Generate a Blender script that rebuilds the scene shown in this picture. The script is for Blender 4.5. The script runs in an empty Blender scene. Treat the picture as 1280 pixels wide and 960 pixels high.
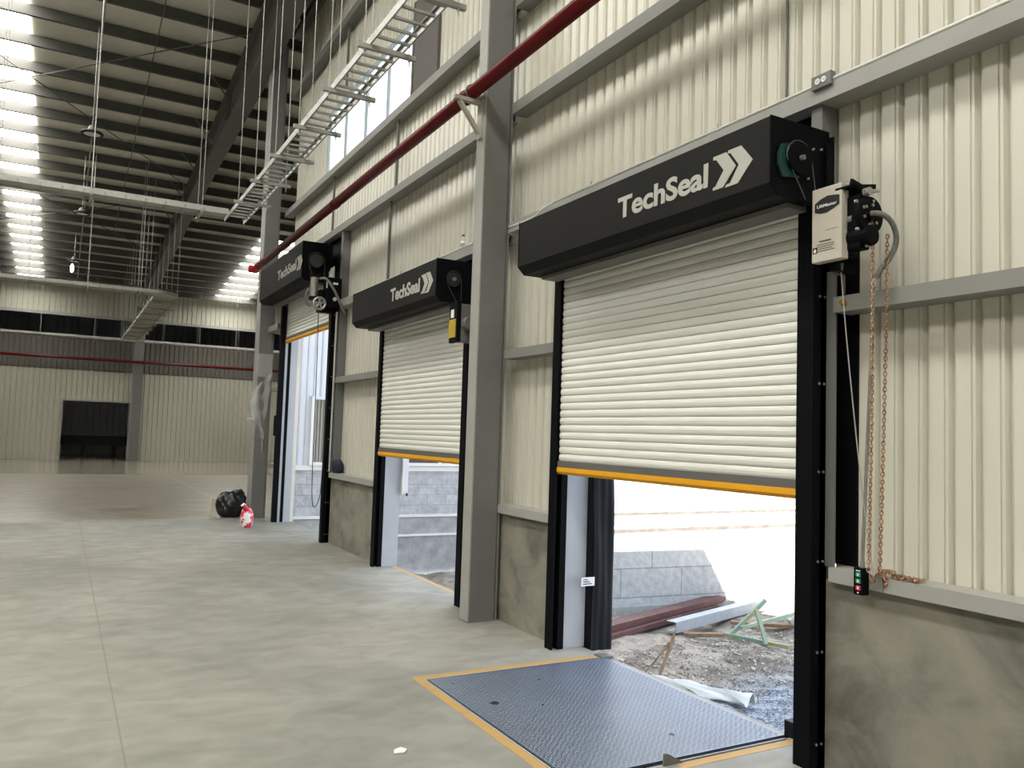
import bpy, math, random
from mathutils import Vector, Matrix
random.seed(7)
S = bpy.context.scene
COL = S.collection
pi = math.pi

# ---------------------------------------------------------------- materials
def mat(name, col, rough=0.6, metal=0.0, var=0.0, vscale=4.0, bump=0.0, bscale=40.0, emit=None, alpha=None,
        trans=0.0, col2=None, stretch=(1, 1, 1), spec=0.5, contrast=(0.35, 0.65)):
    m = bpy.data.materials.new(name); m.use_nodes = True
    nt = m.node_tree; N = nt.nodes; L = nt.links
    b = N['Principled BSDF']
    b.inputs['Base Color'].default_value = (*col, 1)
    b.inputs['Roughness'].default_value = rough
    b.inputs['Metallic'].default_value = metal
    b.inputs['Specular IOR Level'].default_value = spec
    if trans: b.inputs['Transmission Weight'].default_value = trans
    if alpha is not None: b.inputs['Alpha'].default_value = alpha
    tc = N.new('ShaderNodeTexCoord'); mp = N.new('ShaderNodeMapping')
    mp.inputs['Scale'].default_value = stretch
    L.new(tc.outputs['Object'], mp.inputs['Vector'])
    if var > 0 or col2:
        n = N.new('ShaderNodeTexNoise'); n.inputs['Scale'].default_value = vscale
        n.inputs['Detail'].default_value = 6; n.inputs['Roughness'].default_value = 0.6
        L.new(mp.outputs[0], n.inputs['Vector'])
        r = N.new('ShaderNodeValToRGB')
        r.color_ramp.elements[0].position = contrast[0]; r.color_ramp.elements[1].position = contrast[1]
        c2 = col2 if col2 else tuple(max(0, c * (1 - var)) for c in col)
        r.color_ramp.elements[0].color = (*c2, 1); r.color_ramp.elements[1].color = (*col, 1)
        L.new(n.outputs[0], r.inputs[0]); L.new(r.outputs[0], b.inputs['Base Color'])
    if bump > 0:
        n2 = N.new('ShaderNodeTexNoise'); n2.inputs['Scale'].default_value = bscale; n2.inputs['Detail'].default_value = 5
        L.new(mp.outputs[0], n2.inputs['Vector'])
        bp = N.new('ShaderNodeBump'); bp.inputs['Strength'].default_value = bump; bp.inputs['Distance'].default_value = 0.02
        L.new(n2.outputs[0], bp.inputs['Height']); L.new(bp.outputs[0], b.inputs['Normal'])
    if emit:
        b.inputs['Emission Color'].default_value = (*emit[0], 1); b.inputs['Emission Strength'].default_value = emit[1]
    return m

M = {}
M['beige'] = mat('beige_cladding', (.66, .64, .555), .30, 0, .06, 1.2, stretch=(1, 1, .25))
M['beige_dim'] = mat('dimmed_beige_cladding', (.53, .515, .44), .45, 0, .08, 1.2, stretch=(1, 1, .25))  # same beige cladding, colour darkened to stand in for dimmer far light
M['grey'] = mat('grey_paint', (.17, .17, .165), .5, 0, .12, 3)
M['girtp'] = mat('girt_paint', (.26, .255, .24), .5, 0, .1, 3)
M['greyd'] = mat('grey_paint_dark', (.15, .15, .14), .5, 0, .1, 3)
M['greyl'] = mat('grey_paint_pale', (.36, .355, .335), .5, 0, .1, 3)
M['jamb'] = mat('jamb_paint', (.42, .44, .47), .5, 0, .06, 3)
M['black'] = mat('black_powder_coat', (.003, .0035, .005), .6, 0, 0, 3, .1, 300, spec=.08)
M['hood'] = mat('hood_charcoal', (.013, .013, .0125), .6, 0, .1, 5, spec=.12)
M['rubber'] = mat('black_rubber', (.010, .011, .014), .55, 0, .2, 6, .2, 12, spec=.2)
M['slat'] = mat('white_slat_paint', (.78, .78, .73), .3, 0, .05, 3, stretch=(1, .4, 6))
M['bar'] = mat('bottom_bar_grey', (.17, .165, .16), .4, .3)
M['yellow'] = mat('yellow_rubber', (.78, .36, .008), .5)
M['letter'] = mat('pale_lettering', (.42, .42, .38), .5)
M['red'] = mat('red_pipe_paint', (.115, .008, .010), .3, 0, .25, 8, spec=.2)
M['redb'] = mat('red_coupling', (.5, .02, .03), .35)
M['galv'] = mat('galvanized_steel', (.40, .40, .38), .38, .7, .25, 20)
M['galvw'] = mat('pale_galvanized_sheet', (.48, .48, .45), .5, .15, .15, 6)
M['emt'] = mat('bright_conduit', (.72, .72, .69), .4, .1)
M['rod'] = mat('rod_steel', (.5, .5, .47), .4, .5)
M['pbeam'] = mat('roof_purlin_grey', (.075, .073, .066), .6, 0, .1, 3)
M['rafter'] = mat('rafter_grey', (.13, .127, .118), .55, 0, .12, 2)
M['roof'] = mat('roof_sheet', (.80, .77, .68), .6, 0, .12, 1.5)
M['opbox'] = mat('operator_cover', (.52, .48, .41), .5, 0, .05, 5)
M['chain'] = mat('brassy_chain', (.72, .45, .30), .35, .8, .65, 45)
M['chaind'] = mat('dark_chain', (.06, .06, .06), .4, .7)
M['flex'] = mat('grey_flex', (.15, .15, .14), .5, .1)
M['flexd'] = mat('dull_chain_steel', (.10, .10, .10), .5, .3)
M['white'] = mat('white_plastic', (.8, .8, .8), .5)
M['sticker'] = mat('yellow_sticker', (.50, .36, .03), .5, 0, .3, 40)
M['green'] = mat('green_button', (.03, .3, .14), .4)
M['redbtn'] = mat('red_button', (.6, .03, .05), .4)
M['teal'] = mat('teal_plate', (.006, .045, .042), .4)
M['gold'] = mat('gold_nut', (.75, .5, .1), .3, .9)
M['ink'] = mat('black_ink', (.01, .01, .01), .6)
M['bag'] = mat('bin_bag', (.008, .009, .010), .28, 0, 0, 3, .6, 18)
M['rw'] = mat('red_white_sack', (.75, .05, .09), .5, 0, 0, 9, col2=(.85, .83, .8), contrast=(.46, .5))
M['rw'].node_tree.nodes['Noise Texture'].inputs['Scale'].default_value = 7
M['wood'] = mat('old_wood', (.34, .22, .13), .8, 0, .4, 12, .3, 40, stretch=(1, 1, .2))
M['rustbeam'] = mat('oxide_red_beam', (.17, .07, .06), .6, 0, .3, 5)
M['palebeam'] = mat('pale_steel_beam', (.45, .48, .50), .5, .1, .15, 5)
M['aqua'] = mat('weathered_aqua_paint', (.28, .42, .36), .6, 0, 0, 6, col2=(.42, .4, .18), contrast=(.4, .55))
M['poly'] = mat('white_poly_sheet', (.80, .80, .76), .5, 0, .08, 8)
M['clear'] = mat('clear_polythene', (.8, .82, .8), .15, 0, alpha=.32)
M['extclad'] = mat('exterior_white_cladding', (.78, .80, .82), .4, 0, .03, 2)
M['shutter'] = mat('beige_shutter', (.33, .31, .26), .6, 0, .1, 4)
M['navy'] = mat('navy_cloth', (.012, .016, .04), .8)
M['redbrown'] = mat('reddish_curtain', (.16, .09, .07), .8, 0, .5, 9)
M['darkroom'] = mat('dark_shed_cladding', (.24, .24, .25), .6, 0, .1, 1)
M['midclad'] = mat('dull_brown_cladding', (.12, .11, .095), .6, 0, .12, 1.5)
M['brownpanel'] = mat('brown_grey_panel', (.10, .09, .08), .6)
M['pet'] = mat('clear_bottle_plastic', (.75, .8, .82), .1, 0, alpha=.5)
M['blue'] = mat('blue_label', (.03, .12, .5), .4)
M['strip'] = mat('pale_plaster_band', (.80, .80, .78), .8)
M['tape'] = mat('ochre_tape', (.46, .28, .10), .7, 0, .12, 9, contrast=(.3, .5))
M['lens'] = mat('lamp_lens', (.8, .8, .75), .4)
M['bulb'] = mat('lit_bulb', (1, 1, 1), .4, emit=((1, 1, .95), 6))
M['skylight'] = mat('skylight_sheet', (.8, .8, .8), .5, emit=((1.0, .98, .90), 18.5))
M['winglass'] = mat('polycarbonate_window', (.75, .82, .85), .4, emit=((.80, .92, 1.0), 1.1))
M['earth'] = None

def blocks(name, bw, bh, c1, c2, mort, axis='x', msize=.02, bump=.6):
    m = bpy.data.materials.new(name); m.use_nodes = True
    nt = m.node_tree; N = nt.nodes; L = nt.links; b = N['Principled BSDF']; b.inputs['Roughness'].default_value = .85
    tc = N.new('ShaderNodeTexCoord'); sx = N.new('ShaderNodeSeparateXYZ'); cx = N.new('ShaderNodeCombineXYZ')
    L.new(tc.outputs['Object'], sx.inputs[0]); L.new(sx.outputs[0 if axis == 'x' else 1], cx.inputs[0]); L.new(sx.outputs[2], cx.inputs[1])
    br = N.new('ShaderNodeTexBrick'); br.inputs['Scale'].default_value = 1
    br.inputs['Brick Width'].default_value = bw; br.inputs['Row Height'].default_value = bh
    br.inputs['Mortar Size'].default_value = msize * bh; br.inputs['Color1'].default_value = (*c1, 1)
    br.inputs['Color2'].default_value = (*c2, 1); br.inputs['Mortar'].default_value = (*mort, 1)
    L.new(cx.outputs[0], br.inputs['Vector'])
    n = N.new('ShaderNodeTexNoise'); n.inputs['Scale'].default_value = 9; n.inputs['Detail'].default_value = 8
    L.new(tc.outputs['Object'], n.inputs['Vector'])
    mx = N.new('ShaderNodeMix'); mx.data_type = 'RGBA'; mx.blend_type = 'OVERLAY'; mx.inputs[0].default_value = .4
    L.new(br.outputs[0], mx.inputs[6]); L.new(n.outputs[0], mx.inputs[7]); L.new(mx.outputs[2], b.inputs['Base Color'])
    bp = N.new('ShaderNodeBump'); bp.inputs['Strength'].default_value = bump; bp.inputs['Distance'].default_value = .03
    L.new(n.outputs[0], bp.inputs['Height']); L.new(bp.outputs[0], b.inputs['Normal'])
    return m
M['block'] = blocks('split_face_block', .4, .2, (.50, .51, .52), (.44, .45, .46), (.28, .29, .30))
M['retain'] = blocks('large_concrete_block', 1.15, .46, (.58, .58, .56), (.50, .50, .49), (.34, .34, .34), msize=.025)

def concrete_wall():
    m = bpy.data.materials.new('trowelled_concrete'); m.use_nodes = True
    nt = m.node_tree; N = nt.nodes; L = nt.links; b = N['Principled BSDF']; b.inputs['Roughness'].default_value = .75
    tc = N.new('ShaderNodeTexCoord'); mp = N.new('ShaderNodeMapping'); mp.inputs['Scale'].default_value = (1, 1, 1.5)
    mp.inputs['Rotation'].default_value = (.5, 0, 0)
    L.new(tc.outputs['Object'], mp.inputs[0])
    n = N.new('ShaderNodeTexNoise'); n.inputs['Scale'].default_value = 2.1; n.inputs['Detail'].default_value = 10
    n.inputs['Roughness'].default_value = .6; n.inputs['Distortion'].default_value = .5
    L.new(mp.outputs[0], n.inputs['Vector'])
    r = N.new('ShaderNodeValToRGB'); e = r.color_ramp.elements
    e[0].position = .3; e[0].color = (.11, .105, .085, 1); e[1].position = .68; e[1].color = (.30, .27, .22, 1)
    x = e.new(.5); x.color = (.225, .215, .18, 1)
    L.new(n.outputs[0], r.inputs[0]); L.new(r.outputs[0], b.inputs['Base Color'])
    bp = N.new('ShaderNodeBump'); bp.inputs['Strength'].default_value = .25; bp.inputs['Distance'].default_value = .02
    L.new(n.outputs[0], bp.inputs['Height']); L.new(bp.outputs[0], b.inputs['Normal'])
    return m
M['conc'] = concrete_wall()

def floor_mat():
    m = bpy.data.materials.new('dusty_concrete_floor'); m.use_nodes = True
    nt = m.node_tree; N = nt.nodes; L = nt.links; b = N['Principled BSDF']
    tc = N.new('ShaderNodeTexCoord'); sx = N.new('ShaderNodeSeparateXYZ'); L.new(tc.outputs['Object'], sx.inputs[0])
    def math_(op, a, bb=None, cc=None):
        q = N.new('ShaderNodeMath'); q.operation = op
        for i, v in enumerate((a, bb, cc)):
            if v is None: continue
            if isinstance(v, (int, float)): q.inputs[i].default_value = v
            else: L.new(v, q.inputs[i])
        return q.outputs[0]
    def noise(sc, det, stretch=(1, 1, 1), dist=0, rot=0):
        mp = N.new('ShaderNodeMapping'); mp.inputs['Scale'].default_value = stretch; mp.inputs['Rotation'].default_value = (0, 0, rot)
        L.new(tc.outputs['Object'], mp.inputs[0])
        n = N.new('ShaderNodeTexNoise'); n.inputs['Scale'].default_value = sc; n.inputs['Detail'].default_value = det
        n.inputs['Distortion'].default_value = dist; L.new(mp.outputs[0], n.inputs['Vector']); return n.outputs[0]
    n1 = noise(.55, 7, dist=.8); n2 = noise(4.5, 10, (.8, 1.2, 1), .6, .5); n3 = noise(1.2, 9, (.8, 1.5, 1), 1.2, -.3)
    r1 = N.new('ShaderNodeValToRGB'); e = r1.color_ramp.elements
    e[0].position = .3; e[0].color = (.19, .187, .162, 1); e[1].position = .7; e[1].color = (.30, .293, .26, 1)
    L.new(n1, r1.inputs[0])
    r2 = N.new('ShaderNodeValToRGB'); e = r2.color_ramp.elements
    e[0].position = .3; e[0].color = (.15, .135, .10, 1); e[1].position = .7; e[1].color = (.29, .27, .22, 1)
    L.new(n3, r2.inputs[0])
    # dust-free, more polished slab beyond a joint about 15 m away
    far = math_('SMOOTH_MIN', 1.0, math_('MAXIMUM', 0.0, math_('MULTIPLY', math_('SUBTRACT', math_('ADD', sx.outputs[1], math_('MULTIPLY', n3, 1.2)), 15.0), 1.1)), .2)
    mx = N.new('ShaderNodeMix'); mx.data_type = 'RGBA'; L.new(far, mx.inputs[0]); L.new(r1.outputs[0], mx.inputs[6]); L.new(r2.outputs[0], mx.inputs[7])
    ov = N.new('ShaderNodeMix'); ov.data_type = 'RGBA'; ov.blend_type = 'OVERLAY'; ov.inputs[0].default_value = .4
    L.new(mx.outputs[2], ov.inputs[6]); L.new(n2, ov.inputs[7])
    # saw-cut joints
    jx = math_('LESS_THAN', math_('ABSOLUTE', math_('SUBTRACT', sx.outputs[0], .365)), .005)
    jm = math_('MULTIPLY', jx, math_('LESS_THAN', sx.outputs[1], 40))
    jy = math_('LESS_THAN', math_('ABSOLUTE', math_('SUBTRACT', sx.outputs[1], 15.1)), .006)
    jj = math_('MULTIPLY', math_('MAXIMUM', jm, jy), math_('ADD', .25, math_('MULTIPLY', n2, .5)))
    jl = math_('MULTIPLY', math_('LESS_THAN', math_('ABSOLUTE', math_('SUBTRACT', sx.outputs[0], 3.1)), .05), math_('MULTIPLY', far, .35))
    dk = N.new('ShaderNodeMix'); dk.data_type = 'RGBA'; L.new(jj, dk.inputs[0]); L.new(ov.outputs[2], dk.inputs[6]); dk.inputs[7].default_value = (.15, .13, .1, 1)
    # a curved tyre scuff
    dx = math_('SUBTRACT', sx.outputs[0], -2.6); dy = math_('SUBTRACT', sx.outputs[1], 8.2)
    rr = math_('SQRT', math_('ADD', math_('MULTIPLY', dx, dx), math_('MULTIPLY', dy, dy)))
    arc = math_('MULTIPLY', math_('LESS_THAN', math_('ABSOLUTE', math_('SUBTRACT', rr, 2.45)), .06), math_('GREATER_THAN', n2, .47))
    arc = math_('MULTIPLY', arc, .22)
    dk2 = N.new('ShaderNodeMix'); dk2.data_type = 'RGBA'; L.new(arc, dk2.inputs[0]); L.new(dk.outputs[2], dk2.inputs[6]); dk2.inputs[7].default_value = (.2, .17, .13, 1)
    dk3 = N.new('ShaderNodeMix'); dk3.data_type = 'RGBA'; L.new(jl, dk3.inputs[0]); L.new(dk2.outputs[2], dk3.inputs[6]); dk3.inputs[7].default_value = (.42, .40, .35, 1)
    L.new(dk3.outputs[2], b.inputs['Base Color'])
    vfar = math_('MULTIPLY', math_('GREATER_THAN', sx.outputs[1], 28.5), .16)
    ro = math_('SUBTRACT', math_('SUBTRACT', .62, math_('MULTIPLY', far, .34)), vfar); L.new(math_('ADD', ro, math_('MULTIPLY', n3, .1)), b.inputs['Roughness'])
    bp = N.new('ShaderNodeBump'); bp.inputs['Strength'].default_value = .05; bp.inputs['Distance'].default_value = .02
    L.new(n2, bp.inputs['Height']); L.new(bp.outputs[0], b.inputs['Normal'])
    return m
M['floor'] = floor_mat()
M['plate'] = mat('blue_grey_steel_plate', (.10, .135, .20), .38, .45, .25, 2.5)
M['ground'] = mat('dirt_and_rubble', (.45, .38, .30), .95, 0, 0, 2.2, 1.0, 30, col2=(.20, .165, .125), contrast=(.42, .58))
def ground_patch():
    m = M['ground']; nt = m.node_tree; N = nt.nodes; L = nt.links; b = N['Principled BSDF']
    src = b.inputs['Base Color'].links[0].from_socket
    tc = N['Texture Coordinate']; sx = N.new('ShaderNodeSeparateXYZ'); L.new(tc.outputs['Object'], sx.inputs[0])
    n = N.new('ShaderNodeTexNoise'); n.inputs['Scale'].default_value = 2; L.new(tc.outputs['Object'], n.inputs['Vector'])
    a = N.new('ShaderNodeMath'); a.operation = 'MULTIPLY_ADD'; L.new(n.outputs[0], a.inputs[0]); a.inputs[1].default_value = 1.2; L.new(sx.outputs[1], a.inputs[2])
    mr = N.new('ShaderNodeMapRange'); L.new(a.outputs[0], mr.inputs[0]); mr.inputs[1].default_value = 7.3; mr.inputs[2].default_value = 7.9
    n2 = N.new('ShaderNodeTexVoronoi'); n2.inputs['Scale'].default_value = 45; L.new(tc.outputs['Object'], n2.inputs['Vector'])
    r = N.new('ShaderNodeValToRGB'); r.color_ramp.elements[0].color = (.15, .17, .20, 1); r.color_ramp.elements[1].color = (.52, .54, .58, 1)
    sp = N.new('ShaderNodeSeparateColor'); L.new(n2.outputs['Color'], sp.inputs[0]); L.new(sp.outputs[0], r.inputs[0])
    mx = N.new('ShaderNodeMix'); mx.data_type = 'RGBA'; L.new(mr.outputs[0], mx.inputs[0]); L.new(r.outputs[0], mx.inputs[6]); L.new(src, mx.inputs[7]); L.new(mx.outputs[2], b.inputs['Base Color'])
ground_patch()
M['gravelb'] = mat('blue_grey_gravel', (.36, .38, .42), .9, 0, .5, 30, 1, 60)
M['stone'] = mat('pale_rubble_stones', (.74, .66, .55), .9, 0, .3, 20)

# ---------------------------------------------------------------- mesh builder
class MB:
    def __init__(s): s.v = []; s.f = []
    def add(s, vs, fs):
        o = len(s.v); s.v += [tuple(v) for v in vs]; s.f += [tuple(i + o for i in f) for f in fs]; return s
    def box(s, x0, x1, y0, y1, z0, z1):
        return s.add([(x0,y0,z0),(x1,y0,z0),(x1,y1,z0),(x0,y1,z0),(x0,y0,z1),(x1,y0,z1),(x1,y1,z1),(x0,y1,z1)],
                     [(3,2,1,0),(4,5,6,7),(0,1,5,4),(1,2,6,5),(2,3,7,6),(3,0,4,7)])
    def prism(s, pts, vec):  # pts: polygon 3D, extruded by vec
        n = len(pts); vec = Vector(vec)
        vs = [Vector(p) for p in pts] + [Vector(p) + vec for p in pts]
        return s.add(vs, [tuple(range(n))[::-1], tuple(range(n, 2*n))] + [(i, (i+1) % n, n+(i+1) % n, n+i) for i in range(n)])
    def tube(s, path, r, n=8, closed=False, cap=True):
        P = [Vector(p) for p in path]; m = len(P); rings = []
        up = None
        for i, p in enumerate(P):
            if closed: t = P[(i+1) % m] - P[i-1]
            else: t = P[min(i+1, m-1)] - P[max(i-1, 0)]
            t.normalize()
            if up is None:
                up = Vector((0,0,1)) if abs(t.z) < .9 else Vector((1,0,0))
            a = t.cross(up)
            if a.length < 1e-4: a = t.cross(Vector((0,1,0)))
            a.normalize(); b = a.cross(t).normalized(); up = b
            rr = r[i] if isinstance(r, (list, tuple)) else r
            rings.append([p + (a*math.cos(2*pi*k/n) + b*math.sin(2*pi*k/n))*rr for k in range(n)])
        vs = [v for g in rings for v in g]; fs = []
        for i in range(m if closed else m-1):
            j = (i+1) % m
            for k in range(n): fs.append((i*n+k, i*n+(k+1) % n, j*n+(k+1) % n, j*n+k))
        if cap and not closed: fs += [tuple(range(n))[::-1], tuple((m-1)*n+k for k in range(n))]
        return s.add(vs, fs)
    def cyl(s, a, b, r, n=20, r2=None):
        return s.tube([a, b], [r, r if r2 is None else r2], n)
    def bar(s, a, b, w, h):  # rectangular bar, w horizontal, h the other
        a = Vector(a); b = Vector(b); t = (b-a).normalized()
        u = Vector((0,0,1)) if abs(t.z) < .95 else Vector((0,1,0))
        p = t.cross(u).normalized(); q = p.cross(t).normalized()
        c = [(-w/2,-h/2),(w/2,-h/2),(w/2,h/2),(-w/2,h/2)]
        return s.prism([a + p*x + q*y for x, y in c], b-a)
    def grid(s, nu, nv, fn):
        vs = [fn(i/(nu-1), j/(nv-1)) for j in range(nv) for i in range(nu)]
        return s.add(vs, [(j*nu+i, j*nu+i+1, (j+1)*nu+i+1, (j+1)*nu+i) for j in range(nv-1) for i in range(nu-1)])

def sm(o, on=True):
    for p in o.data.polygons: p.use_smooth = on
    return o
def obj(name, mb, m, parent=None, origin=(0,0,0), smooth=False, bevel=0, label=None, kind=None):
    if parent is not None: origin = parent['_o'] if '_o' in parent else parent.location
    org = Vector(origin)
    me = bpy.data.meshes.new(name); me.from_pydata([tuple(Vector(v)-org) for v in mb.v], [], mb.f); me.update()
    if isinstance(m, str): m = M[m]
    me.materials.append(m)
    o = bpy.data.objects.new(name, me); COL.objects.link(o)
    if parent is not None:
        o.parent = parent; o['_o'] = list(org)
    else: o.location = org
    if smooth: sm(o)
    if bevel:
        md = o.modifiers.new('bevel', 'BEVEL'); md.width = bevel; md.segments = 2; md.limit_method = 'ANGLE'
    if label: o['label'] = label
    if kind: o['kind'] = kind
    return o
def tag(o, label, cat, group=None, kind=None):
    o['label'] = label; o['category'] = cat
    if group: o['group'] = group
    if kind: o['kind'] = kind
    return o
def thing(name, loc, label, cat, group=None):
    o = bpy.data.objects.new(name, None); o.empty_display_size = .1; COL.objects.link(o); o.location = loc
    return tag(o, label, cat, group)
def struct(name, mb, m, **k): return obj(name, mb, m, kind='structure', **k)

def lettering(name, text, m, parent, base, height, length, depth=.003, bold=0.0):
    """text on a face that looks towards -X: reads along -Y, up Z"""
    cu = bpy.data.curves.new(name, 'FONT'); cu.body = text; cu.size = 1; cu.extrude = .01; cu.offset = bold
    cu.resolution_u = 4
    t = bpy.data.objects.new(name + '_tmp', cu); COL.objects.link(t)
    bpy.context.view_layer.update()
    me = bpy.data.meshes.new_from_object(t.evaluated_get(bpy.context.evaluated_depsgraph_get()))
    bpy.data.objects.remove(t); bpy.data.curves.remove(cu)
    xs = [v.co.x for v in me.vertices]; ys = [v.co.y for v in me.vertices]
    x0, x1, y0, y1 = min(xs), max(xs), min(ys), max(ys)
    org = Vector(parent['_o'] if '_o' in parent else parent.location)
    for v in me.vertices:
        a = (v.co.x-x0)/(x1-x0)*length; b = (v.co.y-y0)/(y1-y0)*height; c = v.co.z*depth/.01
        v.co = Vector((base[0]-c, base[1]-a, base[2]+b)) - org
    me.materials.clear(); me.materials.append(M[m] if isinstance(m, str) else m)
    me.name = name
    o = bpy.data.objects.new(name, me); COL.objects.link(o); o.parent = parent; o['_o'] = list(org)
    return o

ordn = ['nearest', 'second nearest', 'third nearest', 'fourth nearest', 'fifth nearest', 'sixth nearest', 'seventh nearest', 'eighth nearest',
        'ninth nearest', 'tenth nearest', 'eleventh nearest', 'twelfth nearest', 'thirteenth nearest', 'fourteenth nearest', 'fifteenth nearest']
ORD = ['first', 'second', 'third', 'fourth', 'fifth', 'sixth', 'seventh', 'eighth', 'ninth', 'tenth', 'eleventh', 'twelfth', 'thirteenth',
       'fourteenth', 'fifteenth', 'sixteenth', 'seventeenth', 'eighteenth', 'nineteenth', 'twentieth', 'twenty-first', 'twenty-second',
       'twenty-third', 'twenty-fourth', 'twenty-fifth', 'twenty-sixth', 'twenty-seventh', 'twenty-eighth', 'twenty-ninth', 'thirtieth',
       'thirty-first', 'thirty-second', 'thirty-third', 'thirty-fourth', 'thirty-fifth']

WX = 3.55      # inner face of the cladding of the door wall
OX = 3.62      # outside face
def zs(Y): return 9.45 - .08*(Y-15)     # underside of the roof sheet
FY = 39.0      # far partition
GZ = -1.15     # yard level
RY = 14.86     # outer face of the return wall

# ---------------------------------------------------------------- corrugated sheet panels
def corr(mb, a0, a1, z0, z1, plane, thick, axis='y', pitch=.128, depth=.03, sgn=1):
    """rib profile; axis = running axis; plane = room-side face; thick = to the back; sgn=+1: back lies at plane+thick"""
    prof = [(0, 0), (.50, 0), (.58, depth), (.70, depth), (.78, 0), (.88, 0), (.90, depth*.25), (.93, depth*.25), (.95, 0)]
    pts = []
    k = math.floor(a0/pitch)
    while k*pitch < a1:
        for t, d in prof:
            a = (k+t)*pitch
            if a0 < a < a1: pts.append((a, d))
        k += 1
    pts = [(a0, 0)] + pts + [(a1, 0)]
    zt = (lambda a: zs(a)+.05) if z1 is None else (lambda a: z1)
    n = len(pts); vs = []
    for a, d in pts:
        for z in (z0, zt(a if axis == 'y' else plane)):
            p = plane + sgn*d
            vs.append((p, a, z) if axis == 'y' else (a, p, z))
    for a, d in pts:
        for z in (z0, zt(a if axis == 'y' else plane)):
            p = plane + sgn*thick
            vs.append((p, a, z) if axis == 'y' else (a, p, z))
    fs = []
    for i in range(n-1):
        q = 2*i; w = 2*n+q
        fs += [(q, q+2, q+3, q+1), (w, w+1, w+3, w+2), (q, w, w+2, q+2), (q+1, q+3, w+3, w+1)]
    fs += [(0, 1, 2*n+1, 2*n), (2*n-2, 4*n-2, 4*n-1, 2*n-1)]
    mb.add(vs, fs)

T = OX - WX
mb = MB()
for a0, a1, z0, z1 in ((-12, 2.885, .93, None), (2.885, 5.30, 2.95, None), (5.30, 6.98, .93, None), (6.98, 8.35, 2.95, None),
                       (8.35, 9.29, 2.95, 5.6), (8.35, 9.15, 6.9, None), (9.29, 11.48, .93, 5.6), (9.15, 12.85, 6.75, None), (11.48, 14.2, 3.95, 5.6),
                       (12.85, 14.2, 5.6, None), (14.2, 14.80, 0.0, None)):
    corr(mb, a0, a1, z0, z1, WX, T)
struct('wall_right', mb, 'beige')
mb = MB()
for a0, a1 in ((-12, 2.86), (5.36, 6.98), (9.36, 11.46)):
    mb.box(3.44, OX+.03, a0, a1, GZ, .93)
mb.box(OX, OX+.06, 5.3, 14.84, GZ, -.02); mb.box(OX-.04, OX, 2.86, 5.3, GZ, -.155)
struct('trim_1', mb, 'conc')
# dark closed panel beside the high window
mb = MB(); mb.box(3.52, OX, 8.35, 9.15, 5.6, 6.9)
mb.box(3.512, 3.52, 8.35, 8.40, 5.6, 6.9); mb.box(3.512, 3.52, 9.10, 9.15, 5.6, 6.9)
struct('trim_2', mb, 'brownpanel')

# return wall of the building, seen through the doors (outside)
mb = MB(); corr(mb, OX, 22, .95, None, RY, .12, axis='x')
struct('wall_back', mb, 'extclad')
mb = MB(); mb.box(OX, 22, RY-.02, RY+.12, .02, .86)
struct('trim_3', mb, 'block')
mb = MB(); mb.box(OX, 22, RY-.05, RY+.12, .86, .95); mb.box(OX, 22, RY-.04, RY+.12, -.03, .02); mb.box(OX, 22, RY-.05, RY+.12, -.40, -.36)
struct('trim_4', mb, 'strip')
mb = MB(); mb.box(OX, 22, RY-.01, RY+.12, GZ, -.03)
struct('trim_5', mb, mat('rough_concrete_plinth', (.46, .46, .45), .9, 0, .3, 5, .5, 10))
def ext_window(n, x0, x1, z0, z1, inner, label_m):
    w = MB(); f = .06
    a, b = RY-.10, RY
    w.box(x0, x1, a, b, z0, z0+f); w.box(x0, x1, a, b, z1-f, z1); w.box(x0, x0+f, a, b, z0+f, z1-f); w.box(x1-f, x1, a, b, z0+f, z1-f)
    o = struct(n, w, 'white')
    g = MB()
    if inner == 'shutter':
        k = 0
        while x0+f+.06*k < x1-f-.01:
            g.box(x0+f+.06*k, x0+f+.06*k+.045, a+.03, a+.08, z0+f, z1-f); k += 1
        g.box(x0+f, x1-f, a+.07, a+.09, z0+f, z1-f)
    else:
        g.box(x0+f, x1-f, a+.06, a+.09, z0+f, z1-f)
    p = obj('window_shutter' if inner == 'shutter' else 'window_pane', g, label_m, o)
    if inner != 'shutter':
        q = MB(); xx = x0+.85
        while xx < x1-.2: q.box(xx, xx+.05, a+.01, a+.08, z0+f, z1-f); xx += .85
        obj('mullion', q, 'white', o)
ext_window('window_1', 4.01, 5.2, .95, 2.22, 'shutter', 'shutter')
ext_window('window_2', 5.75, 9.2, .96, 2.1, 'pane', 'redbrown')

# high window in the door wall
mb = MB(); mb.box(3.575, 3.595, 9.15, 12.85, 5.6, 6.75)
w3 = struct('window_3', mb, 'winglass')
mb = MB()
for y in (10.05, 10.95, 11.9): mb.box(3.545, 3.575, y, y+.05, 5.6, 6.75)
mb.box(3.54, 3.6, 9.15, 12.85, 6.69, 6.75); mb.box(3.54, 3.6, 9.15, 9.19, 5.6, 6.75); mb.box(3.54, 3.6, 12.8, 12.85, 5.6, 6.75)
obj('window_frame', mb, mat('window_frame_paint', (.35, .40, .42), .5), w3)

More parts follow.
